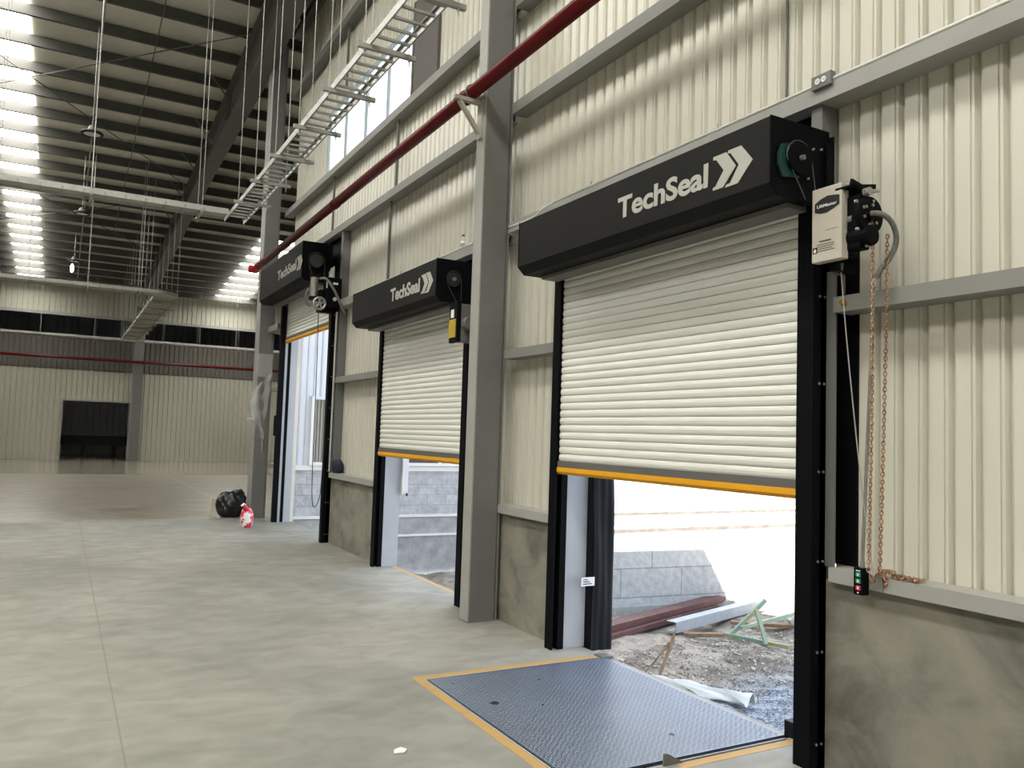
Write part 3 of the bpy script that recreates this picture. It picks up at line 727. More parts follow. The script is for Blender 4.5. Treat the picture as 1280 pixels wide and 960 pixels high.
# ---------------------------------------------------------------- leveller
t = thing('dock_leveller', ((px0+px1)/2, (py0+py1)/2, 0), 'blue-grey chequered steel dock leveller plate inside the nearest door', 'dock leveller')
mb = MB(); g = .012
hole = (2.37, 4.36)
mb.box(px0+g, px1, py0+g+.02, py1-g, -.02, .004); deck = obj('deck_plate', mb, 'plate', t)
mb = MB()
x = px0+.03; i = 0; pt = .026
while x < px1-.02:
    y = py0+.05+(.007 if i % 4 > 1 else 0); j = 0
    while y < py1-.03:
        if (x-hole[0])**2+(y-hole[1])**2 > .035**2:
            s = 1 if (i//1+j//1) % 2 else -1
            dx, dy = .0085, .0085*s; nx, ny = -.0028*s, .0028
            mb.add([(x-dx, y-dy, .0042), (x+nx, y+ny, .0042), (x+dx, y+dy, .0042), (x-nx, y-ny, .0042), (x, y, .0068)], [(0, 4, 1), (1, 4, 2), (2, 4, 3), (3, 4, 0)])
        y += pt*.72; j += 1
    x += pt*.72; i += 1
obj('tread_pattern', mb, mat('worn_tread_steel', (.24, .27, .32), .34, .6), deck)
mb = MB(); mb.cyl((hole[0], hole[1], .002), (hole[0], hole[1], .0062), .026, 20); obj('lifting_hole', mb, 'ink', t)
mb = MB(); mb.cyl((2.62, 4.22, .004), (2.62, 4.22, .0066), .008, 10); mb.cyl((2.86, 4.66, .004), (2.86, 4.66, .0066), .009, 10); mb.cyl((2.30, 4.80, .004), (2.30, 4.80, .0066), .009, 10); mb.cyl((3.02, 3.52, .004), (3.02, 3.52, .0066), .014, 10)
obj('plug_holes', mb, 'ink', t)
mb = MB(); mb.box(px1, px1+.05, py0+.02, py1-.05, -.03, -.004); obj('hinged_lip', mb, 'greyd', t)
mb = MB(); mb.box(px0-.004, px0+.004, py0, py1, -.05, .003); mb.box(px0, px1, py1-.004, py1+.004, -.05, .003); obj('pit_angle', mb, 'galvw', t)
mb = MB(); mb.box(3.56, 3.66, 4.93, 5.03, -.06, .012); tag(obj('dock_corner_block', mb, 'greyd', origin=(3.61, 4.98, -.06)), 'small dark steel block at far outer corner of the leveller plate', 'block')
mb = MB(); mb.prism([(2.70, 3.2, .0), (2.705, 3.2, .06), (2.72, 3.2, .06), (2.83, 3.2, .0)], (0, .012, 0))
mb.box(2.79, 3.56, 3.208, 3.222, -.05, .006)
tag(obj('toe_guard', mb, 'greyd', origin=(2.85, 3.18, 0)), 'dark steel toe guard plate standing at near edge of the leveller', 'plate')
def tape(x0, x1, y0, y1, label):
    m_ = MB(); m_.box(x0, x1, y0, y1, .0, .0012); tag(obj('floor_tape', m_, 'tape', origin=((x0+x1)/2, (y0+y1)/2, 0)), label, 'tape', 'ochre tape around the leveller')
tape(px0-.065, px0-.006, 2.6, py1+.075, 'ochre tape line along left edge of the leveller plate')
tape(px0-.006, 3.60, py1+.006, py1+.075, 'ochre tape line along far edge of the leveller plate')
tape(px0+.6, 3.60, py0-.085, py0-.025, 'ochre tape line along near edge of the leveller plate')
tape(3.56, 3.605, 6.98, 9.26, 'pale ochre line on floor edge in the middle doorway')

# ---------------------------------------------------------------- operators
def circle(cx, cz, r, y, n=24): return [(cx+r*math.cos(2*pi*i/n), y, cz+r*math.sin(2*pi*i/n)) for i in range(n)]
def chain_links(path, r=.003, L=.025, W=.013):
    """rounded links along a polyline"""
    m_ = MB(); P = [Vector(p) for p in path]; step = L*.72
    segs = []; tot = 0
    for i in range(len(P)-1): segs.append((tot, P[i], P[i+1])); tot += (P[i+1]-P[i]).length
    d = 0; k = 0
    while d < tot:
        for s0, a, b in segs:
            l = (b-a).length
            if s0 <= d <= s0+l and l > 0:
                c = a+(b-a)*((d-s0)/l); tt = (b-a).normalized(); break
        u = Vector((0, 0, 1)) if abs(tt.z) < .8 else Vector((1, 0, 0))
        p = tt.cross(u).normalized(); q = p.cross(tt)
        w = (p+q).normalized() if k % 2 else (p-q).normalized()
        ring = []
        for ang in [2*pi*i/8 for i in range(8)]:
            ring.append(c + tt*(L/2*math.cos(ang)) + w*(W/2*1.1*math.sin(ang)))
        m_.tube(ring, r, 4, closed=True); d += step; k += 1
    return m_

# nearest operator ------------------------------------------------
op = thing('door_operator', (3.3, 2.6, 2.45), 'beige-covered door operator with black motor and chain wheel right of the nearest hood', 'door operator')
bx = 3.20
mb = MB(); mb.box(bx, bx+.05, 2.582, 2.757, 2.50, 2.868); cov = obj('cover', mb, 'opbox', op, bevel=.004)
mb = MB(); mb.box(bx+.05, 3.36, 2.60, 2.745, 2.52, 2.84); obj('motor_housing', mb, 'black', op, bevel=.006)
mb = MB(); yb = 2.739; w = .145; zc = 2.785
hexp = [(0, .012), (0, .055), (.035, .072), (.075, .082), (.11, .078), (.145, .072), (.145, .026), (.105, .010), (.07, .0), (.03, .002)]
mb.prism([(bx-.001, yb-u, 2.738+v) for u, v in hexp], (-.001, 0, 0)); bd = obj('badge', mb, 'ink', cov)
lettering('badge_lettering', 'LiftMaster', 'white', bd, (bx-.0022, yb-.014, 2.768), .016, .117, .0008, .01)
lettering('warning_heading', 'WARNING', 'ink', cov, (bx-.0006, 2.712, 2.596), .009, .07, .0006, .02)
for i, (a, l) in enumerate(((2.728, .105), (2.722, .098), (2.715, .08), (2.722, .10))):
    mb = MB(); mb.box(bx-.001, bx, a-l, a, 2.583-.0105*i, 2.586-.0105*i); obj('printed_line', mb, 'ink', cov)
mb = MB(); mb.box(bx-.001, bx, 2.60, 2.675, 2.651, 2.6525); obj('printed_line', mb, 'ink', cov)
mb = MB(); mb.box(bx-.001, bx, 2.722, 2.75, 2.545, 2.575); w_ = obj('warning_symbol', mb, 'ink', cov)
mb = MB(); mb.prism([(bx-.0015, 2.745, 2.556), (bx-.0015, 2.736, 2.570), (bx-.0015, 2.727, 2.558), (bx-.0015, 2.730, 2.550), (bx-.0015, 2.742, 2.550)], (-.0006, 0, 0)); obj('symbol_mark', mb, 'white', w_)
mb = MB(); mb.box(3.255, 3.285, 2.596, 2.6, 2.60, 2.67); obj('serial_sticker', mb, 'white', op)
mb = MB(); mb.box(3.31, 3.325, 2.596, 2.6, 2.58, 2.65); obj('serial_sticker', mb, 'white', op)
# gearbox, chain wheel
mb = MB(); mb.box(3.24, 3.315, 2.512, 2.60, 2.54, 2.80); mb.cyl((3.28, 2.47, 2.60), (3.28, 2.60, 2.60), .05, 16); obj('gearbox', mb, 'black', op, bevel=.008)
mb = MB(); mb.cyl((3.29, 2.49, 2.70), (3.29, 2.511, 2.70), .088, 32)
mb.cyl((3.29, 2.475, 2.70), (3.29, 2.49, 2.70), .03, 16)
wh = obj('chain_wheel', mb, 'black', op)
for a in range(6):
    q = MB(); q.cyl((3.29+.05*math.cos(a*pi/3+.3), 2.484, 2.70+.05*math.sin(a*pi/3+.3)), (3.29+.05*math.cos(a*pi/3+.3), 2.49, 2.70+.05*math.sin(a*pi/3+.3)), .008, 8); obj('bolt', q, 'galv', wh)
# top bracket
mb = MB(); mb.prism([(3.21, 2.53, 2.872), (3.28, 2.53, 2.856), (3.38, 2.53, 2.875), (3.38, 2.53, 2.84), (3.20, 2.53, 2.835)], (0, .012, 0)); mb.box(3.20, 3.38, 2.53, 2.62, 2.832, 2.842)
obj('top_bracket', mb, 'black', op)
mb = MB(); mb.cyl((3.23, 2.48, 2.80), (3.33, 2.48, 2.82), .009, 12); mb.cyl((3.26, 2.47, 2.805), (3.26, 2.50, 2.805), .02, 14); obj('release_lever', mb, 'galv', op, smooth=False)
for (x_, z_) in ((3.19, 2.75), (3.24, 2.73), (3.31, 2.77), (3.33, 2.58), (3.27, 2.55), (3.20, 2.62)):
    mb = MB(); mb.cyl((x_, 2.488, z_), (x_, 2.5, z_), .008, 8); obj('bolt', mb, 'galv', op)
mb = MB(); pts = [(3.25, 2.575, 2.69), (3.27, 2.50, 2.702), (3.29, 2.44, 2.695), (3.335, 2.42, 2.665), (3.375, 2.42, 2.615), (3.39, 2.43, 2.56), (3.375, 2.45, 2.50), (3.345, 2.48, 2.44), (3.33, 2.50, 2.39)]
# smooth it
def smoothpath(P, n=6):
    P = [Vector(p) for p in P]; out = []
    for i in range(len(P)-1):
        p0, p1, p2, p3 = P[max(i-1, 0)], P[i], P[i+1], P[min(i+2, len(P)-1)]
        for k in range(n):
            t_ = k/n
            out.append(.5*((2*p1)+(-p0+p2)*t_+(2*p0-5*p1+4*p2-p3)*t_*t_+(-p0+3*p1-3*p2+p3)*t_**3))
    out.append(P[-1]); return out
sp = smoothpath(pts, 14); rr = [.0135 if i % 2 else .0118 for i in range(len(sp))]
mb.tube(sp, rr, 12); obj('flexible_conduit', mb, 'flex', op, smooth=False)
mb = MB(); mb.cyl((3.25, 2.555, 2.69), (3.25, 2.585, 2.69), .018, 12); obj('conduit_fitting', mb, 'galv', op)
mb = MB(); mb.cyl((3.33, 2.50, 2.40), (3.33, 2.50, 2.36), .016, 12); obj('conduit_fitting', mb, 'galv', op)
mb = MB(); mb.tube([(3.30, 2.66, 2.50), (3.30, 2.66, 2.47), (3.30, 2.72, 2.46), (3.39, 2.72, 2.46), (3.39, 2.72, 2.365)], .008, 8); obj('support_arm', mb, 'greyd', op)
mb = MB(); mb.box(3.26, 3.40, 2.66, 2.70, 2.46, 2.50); obj('mounting_bracket', mb, 'black', op)
# drive chain loop and sprocket at the hood end
mb = MB(); path = []
for i in range(13):
    a = pi*(.02+i/12*1.0); path.append((3.145+.088*math.cos(a), 2.79, 3.03+.092*math.sin(a)))
path += [(3.10, 2.79, 2.96), (3.16, 2.79, 2.875), (3.19, 2.79, 2.83)]
path = [(3.262, 2.79, 2.84), (3.258, 2.79, 2.90)] + path
mb.tube(path, .003, 5); tag(obj('drive_chain', mb, 'flexd', origin=(3.15, 2.79, 2.9)), 'thin grey drive chain loop from hood shaft down to the beige operator', 'chain')
mb = MB(); mb.cyl((3.145, 2.78, 3.03), (3.145, 2.80, 3.03), .082, 26); sp_ = obj('sprocket', mb, 'black', origin=(3.145, 2.79, 3.03)); tag(sp_, 'black sprocket disc on the right end plate of the nearest hood', 'sprocket')
mb = MB(); mb.cyl((3.145, 2.76, 3.03), (3.145, 2.78, 3.03), .013, 12); obj('shaft_end', mb, 'greyd', sp_)
mb = MB(); mb.prism([(3.04, 2.803, 3.09), (3.015, 2.803, 3.04), (3.015, 2.803, 2.98), (3.045, 2.803, 2.925), (3.16, 2.803, 2.94), (3.16, 2.803, 3.12)], (0, .012, 0)); obj('bearing_plate', mb, 'teal', sp_)
for x_, z_ in ((3.07, 2.95), (3.235, 2.95), (3.27, 3.11), (3.33, 3.12)):
    q = MB(); q.cyl((x_, 2.808, z_), (x_, 2.818, z_), .006, 8); obj('bolt', q, 'greyl', sp_)
mb = MB(); mb.box(3.402, 3.412, 2.80, 2.90, 2.86, 3.20); mb.box(3.36, 3.412, 2.80, 2.81, 2.80, 3.16); tag(obj('mounting_angle', mb, 'black', origin=(3.4, 2.85, 2.86)), 'black mounting angle bolted behind right end of nearest hood', 'bracket')

# hoist chains
c1 = chain_links([(3.29, 2.485, 2.67), (3.30, 2.485, 2.4), (3.315, 2.50, 1.7), (3.335, 2.53, 1.03), (3.345, 2.515, .985)])
c1b = chain_links([(3.345, 2.51, .985), (3.35, 2.48, 1.03), (3.355, 2.47, 1.5), (3.355, 2.455, 2.1), (3.35, 2.445, 2.60)])
t = thing('hoist_chain', (3.34, 2.5, .98), 'long brassy hoist chain loop hanging from the chain wheel of the nearest operator', 'chain')
obj('chain_fall', c1, 'chain', t); obj('chain_return', c1b, 'chain', t)
pth = [(3.40, 2.52, .97)]
rnd = random.Random(3)
zz = []
for i in range(46):
    zz.append((3.41+.022*math.sin(i*1.9), 2.52-.0045*i+.012*math.sin(i*2.7), 1.008+.010*abs(math.sin(i*1.3))+(.02 if i < 14 else 0)*rnd.random()))
pile = chain_links(zz)
loop = chain_links([(3.385, 2.50+.02*math.cos(a)*1.5, .985+.025*math.sin(a)) for a in [k*.45 for k in range(34)]])
pile.add(loop.v, loop.f)
tag(obj('chain_pile', pile, 'chain', origin=(3.41, 2.42, 1.0)), 'slack brassy chain heaped along the sill right of the push-button box', 'chain')
mb = MB(); mb.box(3.375, 3.388, 2.485, 2.55, .935, 1.0); tag(obj('chain_keeper', mb, 'galv', origin=(3.38, 2.52, .935)), 'small bright metal chain keeper plate on sill end', 'plate')

# pendant push-button box
t = thing('push_button_box', (3.36, 2.59, .885), 'black push-button box with two green and one red button by the chains', 'control box')
mb = MB(); mb.box(3.345, 3.388, 2.565, 2.618, .905, 1.032); bx_ = obj('box_body', mb, 'black', t, bevel=.003)
for z_, m_ in ((.99, 'green'), (.96, 'green'), (.928, 'redbtn')):
    q = MB(); q.box(3.341, 3.3455, 2.578, 2.603, z_, z_+.021); b_ = obj('push_button', q, m_, t)
    q = MB(); q.box(3.340, 3.3412, 2.586, 2.595, z_+.004, z_+.016); obj('button_mark', q, 'white', b_)
q = MB(); q.box(3.3435, 3.345, 2.580, 2.604, 1.016, 1.021); q.cyl((3.342, 2.592, .916), (3.345, 2.592, .916), .004, 8); obj('box_print', q, 'white', t)
q = MB(); q.cyl((3.366, 2.585, 1.03), (3.366, 2.585, 1.062), .012, 10); obj('cable_gland', q, 'galv', t)
mb = MB(); mb.cyl((3.366, 2.585, 1.06), (3.33, 2.50, 2.37), .0085, 8); tag(obj('steel_conduit', mb, 'galv', origin=(3.35, 2.55, 1.06)), 'slender bright conduit dropping from operator to the push-button box', 'conduit')
mb = MB(); mb.tube(smoothpath([(3.32, 2.68, 2.46), (3.33, 2.65, 2.1), (3.345, 2.60, 1.6), (3.355, 2.55, 1.2), (3.36, 2.52, 1.02)]), .003, 6); tag(obj('pull_cord', mb, 'rod', origin=(3.34, 2.6, 1.02)), 'thin pale pull cord slanting down beside the hoist chain', 'cord')
mb = MB(); mb.cyl((3.385, 2.725, 2.32), (3.40, 2.725, 2.32), .016, 8); mb.cyl((3.37, 2.725, 2.325), (3.385, 2.725, 2.325), .009, 8)
tag(obj('brass_nut', mb, 'gold', origin=(3.39, 2.725, 2.32)), 'small golden nut on the mid-height girt below the operator', 'nut')

# middle operator --------------------------------------------------
op = thing('door_operator', (3.12, 6.66, 2.4), 'black door operator with yellow sticker, half hidden behind the near column', 'door operator')
mb = MB(); mb.box(3.06, 3.10, 6.575, 6.745, 2.43, 2.80); obj('side_plate', mb, 'black', op, bevel=.004)
mb = MB(); mb.box(3.053, 3.06, 6.60, 6.735, 2.475, 2.64); obj('warning_sticker', mb, 'sticker', op)
mb = MB(); mb.box(3.053, 3.06, 6.64, 6.70, 2.655, 2.73); obj('serial_sticker', mb, 'white', op)
mb = MB(); mb.box(3.10, 3.36, 6.58, 6.72, 2.44, 2.78); mb.cyl((3.16, 6.50, 2.6), (3.16, 6.58, 2.6), .06, 16); obj('motor_housing', mb, 'greyd', op, bevel=.006)
mb = MB(); mb.tube([(3.23, 6.86, 2.78)] + [(3.145+.075*math.cos(a), 6.86, 3.05+.08*math.sin(a)) for a in [pi*i/10 for i in range(11)]] + [(3.09, 6.86, 2.98), (3.17, 6.86, 2.85), (3.18, 6.80, 2.78)], .005, 5)
tag(obj('drive_chain', mb, 'chaind', origin=(3.15, 6.86, 2.9)), 'dark drive chain loop on right end plate of the middle hood', 'chain')
mb = MB(); mb.cyl((3.145, 6.862, 3.05), (3.145, 6.885, 3.05), .068, 22); s = obj('sprocket', mb, 'chaind', origin=(3.145, 6.87, 3.05)); tag(s, 'dark sprocket disc on right end plate of the middle hood', 'sprocket')
q = MB(); q.cyl((3.145, 6.84, 3.05), (3.145, 6.862, 3.05), .018, 10); obj('shaft_end', q, 'galv', s)

# farthest operator -------------------------------------------------
op = thing('door_operator', (3.2, 11.4, 3.4), 'dark operator with silver motor and spoked chain wheel at the farthest door', 'door operator')
mb = MB(); mb.cyl((3.06, 11.46, 3.50), (3.06, 11.46, 3.80), .055, 16); obj('motor', mb, 'galv', op, smooth=False)
for za, zb_ in ((3.78, 3.83), (3.45, 3.5)):
    mb = MB(); mb.cyl((3.06, 11.46, za), (3.06, 11.46, zb_), .066, 16); obj('motor_cap', mb, 'black', op)
mb = MB(); mb.box(3.20, 3.42, 11.30, 11.50, 3.35, 3.78); mb.box(3.12, 3.34, 11.36, 11.52, 3.28, 3.60); obj('gearbox', mb, 'black', op, bevel=.01)
mb = MB()
ringp = circle(3.09, 3.38, .08, 11.25); mb.tube(ringp, .02, 6, closed=True)
for a in range(5): mb.cyl((3.09, 11.25, 3.38), (3.09+.075*math.cos(a*2*pi/5+.3), 11.25, 3.38+.075*math.sin(a*2*pi/5+.3)), .014, 6)
mb.cyl((3.09, 11.22, 3.38), (3.09, 11.34, 3.38), .032, 10); obj('chain_wheel', mb, 'galv', op)
mb = MB(); mb.cyl((3.32, 11.28, 3.47), (3.32, 11.30, 3.47), .028, 12); mb.box(3.29, 3.36, 11.295, 11.30, 3.68, 3.71); mb.box(3.19, 3.21, 11.29, 11.30, 3.62, 3.74); obj('name_plates', mb, 'white', op)
mb = MB(); mb.tube(smoothpath([(3.10, 11.30, 3.74), (3.16, 11.18, 3.72), (3.26, 11.1, 3.55), (3.34, 11.08, 3.38), (3.42, 11.1, 3.25)]), .02, 8); obj('flexible_conduit', mb, 'flex', op, smooth=True)
mb = MB(); mb.tube(smoothpath([(3.0, 11.5, 3.62), (2.95, 11.5, 3.5), (2.97, 11.5, 3.4), (3.03, 11.5, 3.36)]), .012, 6); obj('cable', mb, 'flex', op)
mb = MB(); mb.tube([(3.27, 11.70, 3.85)] + [(3.15+.12*math.cos(a), 11.72, 4.08+.12*math.sin(a)) for a in [pi*i/10 for i in range(11)]] + [(3.05, 11.70, 3.96), (3.10, 11.70, 3.83)], .007, 5)
tag(obj('drive_chain', mb, 'chaind', origin=(3.15, 11.71, 3.9)), 'dark drive chain loop on right end plate of the farthest hood', 'chain')
mb = MB(); mb.cyl((3.15, 11.72, 4.08), (3.15, 11.76, 4.08), .1, 20); s = obj('sprocket', mb, 'chaind', origin=(3.15, 11.74, 4.08)); tag(s, 'dark sprocket disc on right end plate of the farthest hood', 'sprocket')
mb = MB(); mb.cyl((3.36, 11.30, 1.02), (3.38, 11.36, 3.30), .014, 8); tag(obj('steel_conduit', mb, 'galvw', origin=(3.38, 11.36, 1.02)), 'pale vertical conduit beside the right guide of the farthest door', 'conduit')
mb = MB(); mb.tube(smoothpath([(3.08, 11.24, 3.3), (3.10, 11.26, 2.4), (3.12, 11.3, 1.0), (3.16, 11.34, .55), (3.24, 11.36, .6), (3.28, 11.38, .95), (3.30, 11.40, 2.4), (3.28, 11.40, 3.3)]), .006, 5)
tag(obj('hoist_chain', mb, 'chaind', origin=(3.15, 11.3, .55)), 'thin dark hand chain loop hanging at the farthest door', 'chain')

# ---------------------------------------------------------------- conduit and outlet over nearest door
t = thing('wall_conduit', (3.41, 3.5, 3.52), 'thin bright conduit running along the header girt above the nearest hood', 'conduit')
mb = MB(); mb.tube([(3.408, -1, 3.513), (3.408, 5.55, 3.513)], .0105, 8); mb.tube(smoothpath([(3.408, 5.55, 3.513), (3.408, 5.72, 3.50), (3.408, 5.9, 3.46), (3.40, 6.28, 3.46)]), .0105, 8); obj('conduit_run', mb, 'emt', t, smooth=True)
for y in (5.06, 3.70):
    q = MB(); q.box(3.40, 3.44, y-.03, y+.03, 3.50, 3.512); q.cyl((3.42, y-.02, 3.517), (3.42, y+.02, 3.517), .016, 8); q.cyl((3.42, y-.03, 3.50), (3.42, y-.03, 3.555), .005, 6); obj('conduit_clip', q, 'galv', t)
t = thing('outlet_box', (3.40, 2.88, 3.47), 'small grey outlet box with white double socket on the header girt', 'outlet')
mb = MB(); mb.box(3.378, 3.42, 2.80, 2.925, 3.478, 3.552); obj('box_body', mb, 'grey', t, bevel=.004)
for y in (2.842, 2.882):
    q = MB(); q.cyl((3.374, y, 3.516), (3.379, y, 3.516), .016, 14); s = obj('socket_face', q, 'white', t)
    q = MB(); q.box(3.3725, 3.3745, y-.006, y-.004, 3.512, 3.520); q.box(3.3725, 3.3745, y+.003, y+.005, 3.512, 3.520); obj('socket_slots', q, 'ink', s)
q = MB(); q.cyl((3.42, 2.76, 3.517), (3.42, 2.80, 3.517), .016, 10); obj('conduit_connector', q, 'galv', t)
t = thing('wall_conduit', (3.42, 8, 3.47), 'thin conduit running along the header girt above the middle hood', 'conduit')
mb = MB(); mb.cyl((3.408, 6.46, 3.463), (3.408, 11.3, 3.463), .0105, 8); obj('conduit_run', mb, 'emt', t, smooth=True)
for y in (6.95, 9.0):
    q = MB(); q.box(3.40, 3.44, y-.03, y+.03, 3.452, 3.462); q.cyl((3.42, y-.03, 3.46), (3.42, y-.03, 3.51), .006, 6); obj('conduit_clip', q, 'galv', t)

# ---------------------------------------------------------------- loose things
def lathe(mb, cx, cy, prof, n=20):
    vs = []; fs = []
    for r_, z_ in prof:
        for k in range(n): vs.append((cx+r_*math.cos(2*pi*k/n), cy+r_*math.sin(2*pi*k/n), z_))
    for i in range(len(prof)-1):
        for k in range(n): fs.append((i*n+k, i*n+(k+1) % n, (i+1)*n+(k+1) % n, (i+1)*n+k))
    fs.append(tuple(range(n))[::-1]); fs.append(tuple((len(prof)-1)*n+k for k in range(n)))
    return mb.add(vs, fs)
def bottle(x, y, z, h, label, lab='blue'):
    t = thing('water_bottle', (x, y, z), label, 'bottle')
    r_ = h*.16
    mb = MB(); lathe(mb, x, y, [(r_*.9, z), (r_, z+.04*h), (r_, z+.3*h), (r_*.94, z+.34*h), (r_, z+.4*h), (r_, z+.65*h), (r_*.5, z+.86*h), (r_*.42, z+.92*h)]); obj('bottle_body', mb, 'pet', t, smooth=True)
    mb = MB(); lathe(mb, x, y, [(r_*1.02, z+.34*h), (r_*1.02, z+.6*h)]); obj('bottle_label', mb, lab, t, smooth=True)
    mb = MB(); lathe(mb, x, y, [(r_*.48, z+.92*h), (r_*.48, z+h)]); obj('bottle_cap', mb, 'ink' if lab == 'white' else 'white', t)
bottle(3.46, 7.36, 3.452, .17, 'small clear bottle standing on the header girt left of the near column', 'white')
mb = MB(); mb.box(3.60, 3.68, 3.12, 3.26, -.03, .085); tag(obj('dock_bumper', mb, 'rubber', origin=(3.64, 3.19, 0)), 'small black rubber dock bumper at foot of the nearest door right guide', 'bumper')
bottle(3.635, 3.19, .085, .19, 'clear water bottle with blue label on bumper by the right guide')

# black bin bag
def blob(cx, cy, cz, rx, ry, rz, seed, amp=.12, nu=40, nv=26, neck=False, fold=0.0):
    rnd = random.Random(seed); ph = [(rnd.uniform(1, 7), rnd.uniform(1, 7), rnd.uniform(0, 6.28), rnd.uniform(.3, 1)) for _ in range(12)]
    m_ = MB(); vs = []; fs = []
    for j in range(nv):
        v = j/(nv-1)
        for i in range(nu):
            u = 2*pi*i/nu; th = pi*v
            s = sum(w*math.sin(round(a)*u+b*v*3+c) for a, b, c, w in ph)/6 + fold*(abs(math.sin(5*u+2.5*math.sin(6*v)+seed))+.6*abs(math.sin(9*u-7*v+2*math.sin(3*u))) - .8)
            r_ = math.sin(th)**.7; r_ *= (1+amp*s)
            z_ = cz + rz*math.cos(th)*(1+amp*.6*s*math.sin(th))
            x_ = cx+rx*r_*math.cos(u); y_ = cy+ry*r_*math.sin(u)
            if neck and v < .14: z_ += .02*math.sin(3*u)
            vs.append((x_, y_, max(z_, .003)))
    for j in range(nv-1):
        for i in range(nu): fs.append((j*nu+i, (j+1)*nu+i, (j+1)*nu+(i+1) % nu, j*nu+(i+1) % nu))
    m_.add(vs, fs); return m_
t = thing('bin_bag', (2.76, 15.25, 0), 'full black plastic rubbish bag on the floor at foot of the far column', 'bag')
obj('bag_body', blob(2.76, 15.22, .215, .25, .20, .24, 4, .20, 90, 60, fold=.55), 'bag', t, smooth=True)
mb = MB(); mb.tube([(2.80, 15.15, .40), (2.83, 15.13, .45), (2.90, 15.1, .47), (2.96, 15.08, .42)], [.09, .05, .035, .01], 9); obj('bag_tie', mb, 'bag', t, smooth=True)
t = thing('sack', (2.70, 13.5, 0), 'crumpled red and white sack standing on floor in front of the black bag', 'bag')
mb = blob(2.71, 13.52, .15, .105, .08, .17, 9, .10); obj('sack_body', mb, 'rw', t, smooth=True)
mb = MB(); mb.tube([(2.69, 13.50, .28), (2.67, 13.49, .34), (2.64, 13.48, .37), (2.60, 13.46, .355)], [.05, .03, .03, .012], 8); obj('sack_neck', mb, 'rw', t, smooth=True)
mb = MB(); mb.box(2.44, 2.54, 15.28, 15.44, 0, .31); mb.box(2.45, 2.47, 15.28, 15.44, .31, .34)
tag(obj('carton', mb, mat('pale_carton', (.62, .58, .5), .8, 0, .1, 6), origin=(2.49, 15.35, 0)), 'narrow pale carton standing left of the black bag', 'box')
mb = MB(); mb.prism([(1.55, 3.885, .002), (1.60, 3.87, .004), (1.625, 3.90, .006), (1.60, 3.925, .01), (1.565, 3.92, .004)], (0, 0, .006))
tag(obj('paper_scrap', mb, 'white', origin=(1.59, 3.9, 0)), 'small white scrap lying on the bare floor left of leveller', 'scrap')
# tiny crumbs on floor: separate pebbles
t = obj('cloth_bundle', blob(3.47, 11.27, 1.095, .075, .13, .10, 12, .16, fold=.3), 'navy', origin=(3.47, 11.27, 1.0), smooth=True)
tag(t, 'dark navy cloth bundle on sill right of the farthest door', 'cloth')
mb = MB(); mb.box(3.32, 3.52, 14.35, 14.70, 1.47, 1.83)
t = obj('control_cabinet', mb, 'black', origin=(3.4, 14.5, 1.47), bevel=.005); tag(t, 'square black cabinet between far column and farthest door', 'cabinet')
# clear plastic draped on the far column
t = thing('plastic_wrap', (3.1, 14.93, 1.4), 'torn clear plastic wrap hanging on the far column', 'plastic wrap')
mb = MB()
mb.grid(16, 18, lambda u, v: (3.03+.27*u+.01*math.sin(9*v), 14.945-.015*abs(math.sin(17*u+6*v)), 2.52+.42*v)); obj('wrap_band', mb, 'clear', t, smooth=True)
mb = MB()
def fl_(u, v):
    z_ = 2.62-1.25*v; w = .30*(1-.75*v)
    return (3.30-.12*v-.38*u*(math.sin(pi*min(1, .25+v*.9)))*(.9), 14.93-.05*math.sin(11*u+4*v)-.02*math.sin(25*v), z_-.25*u)
mb.grid(14, 26, fl_); obj('wrap_tail', mb, 'clear', t, smooth=True)
mb = MB(); mb.tube(smoothpath([(3.02, 14.93, 1.75), (2.93, 14.9, 1.77), (2.9, 14.9, 1.74)]), .01, 6); obj('wrap_knot', mb, 'poly', t)

# fixture outside middle door
mb = MB(); mb.box(3.645, 3.72, 9.22, 9.30, .86, 1.9); t = obj('downpipe', mb, 'white', origin=(3.68, 9.26, .86)); tag(t, 'white square pipe end outside the left jamb of middle door', 'pipe')
q = MB(); q.cyl((3.70, 9.20, .84), (3.70, 9.20, .875), .012, 8); obj('pipe_clip', q, 'ink', t)

# ---------------------------------------------------------------- yard outside
def hn(x, y): return .035*math.sin(x*2.1+y*1.3)+.02*math.sin(x*5.3-y*3.7)+.012*math.sin(x*11+y*13)
mb = MB(); NX, NY = 120, 110
mb.grid(NX, NY, lambda u, v: (OX+.02+(22-OX)*u, -8+22.8*v, GZ+hn(OX+(22-OX)*u, -8+22.8*v)*(1 if u > .02 else 0)))
struct('ground', mb, 'ground', smooth=True)
# low retaining wall of large blocks, with its side return
A = Vector((7.4, 10.65, 0)); B = Vector((22, 8.98, 0)); ang = math.atan2(B.y-A.y, B.x-A.x)
L_ = (B-A).length
mb = MB(); mb.box(0, L_, 0, .35, GZ-.2, -.19)
o = struct('wall_yard', mb, 'retain'); o.location = A; o.rotation_euler = (0, 0, ang)
mb = MB(); mb.box(0, L_, -.14, .0, GZ-.1, GZ+.12)
o = struct('trim_12', mb, mat('footing_concrete', (.52, .51, .48), .9, 0, .3, 8, .8, 15)); o.location = A; o.rotation_euler = (0, 0, ang)

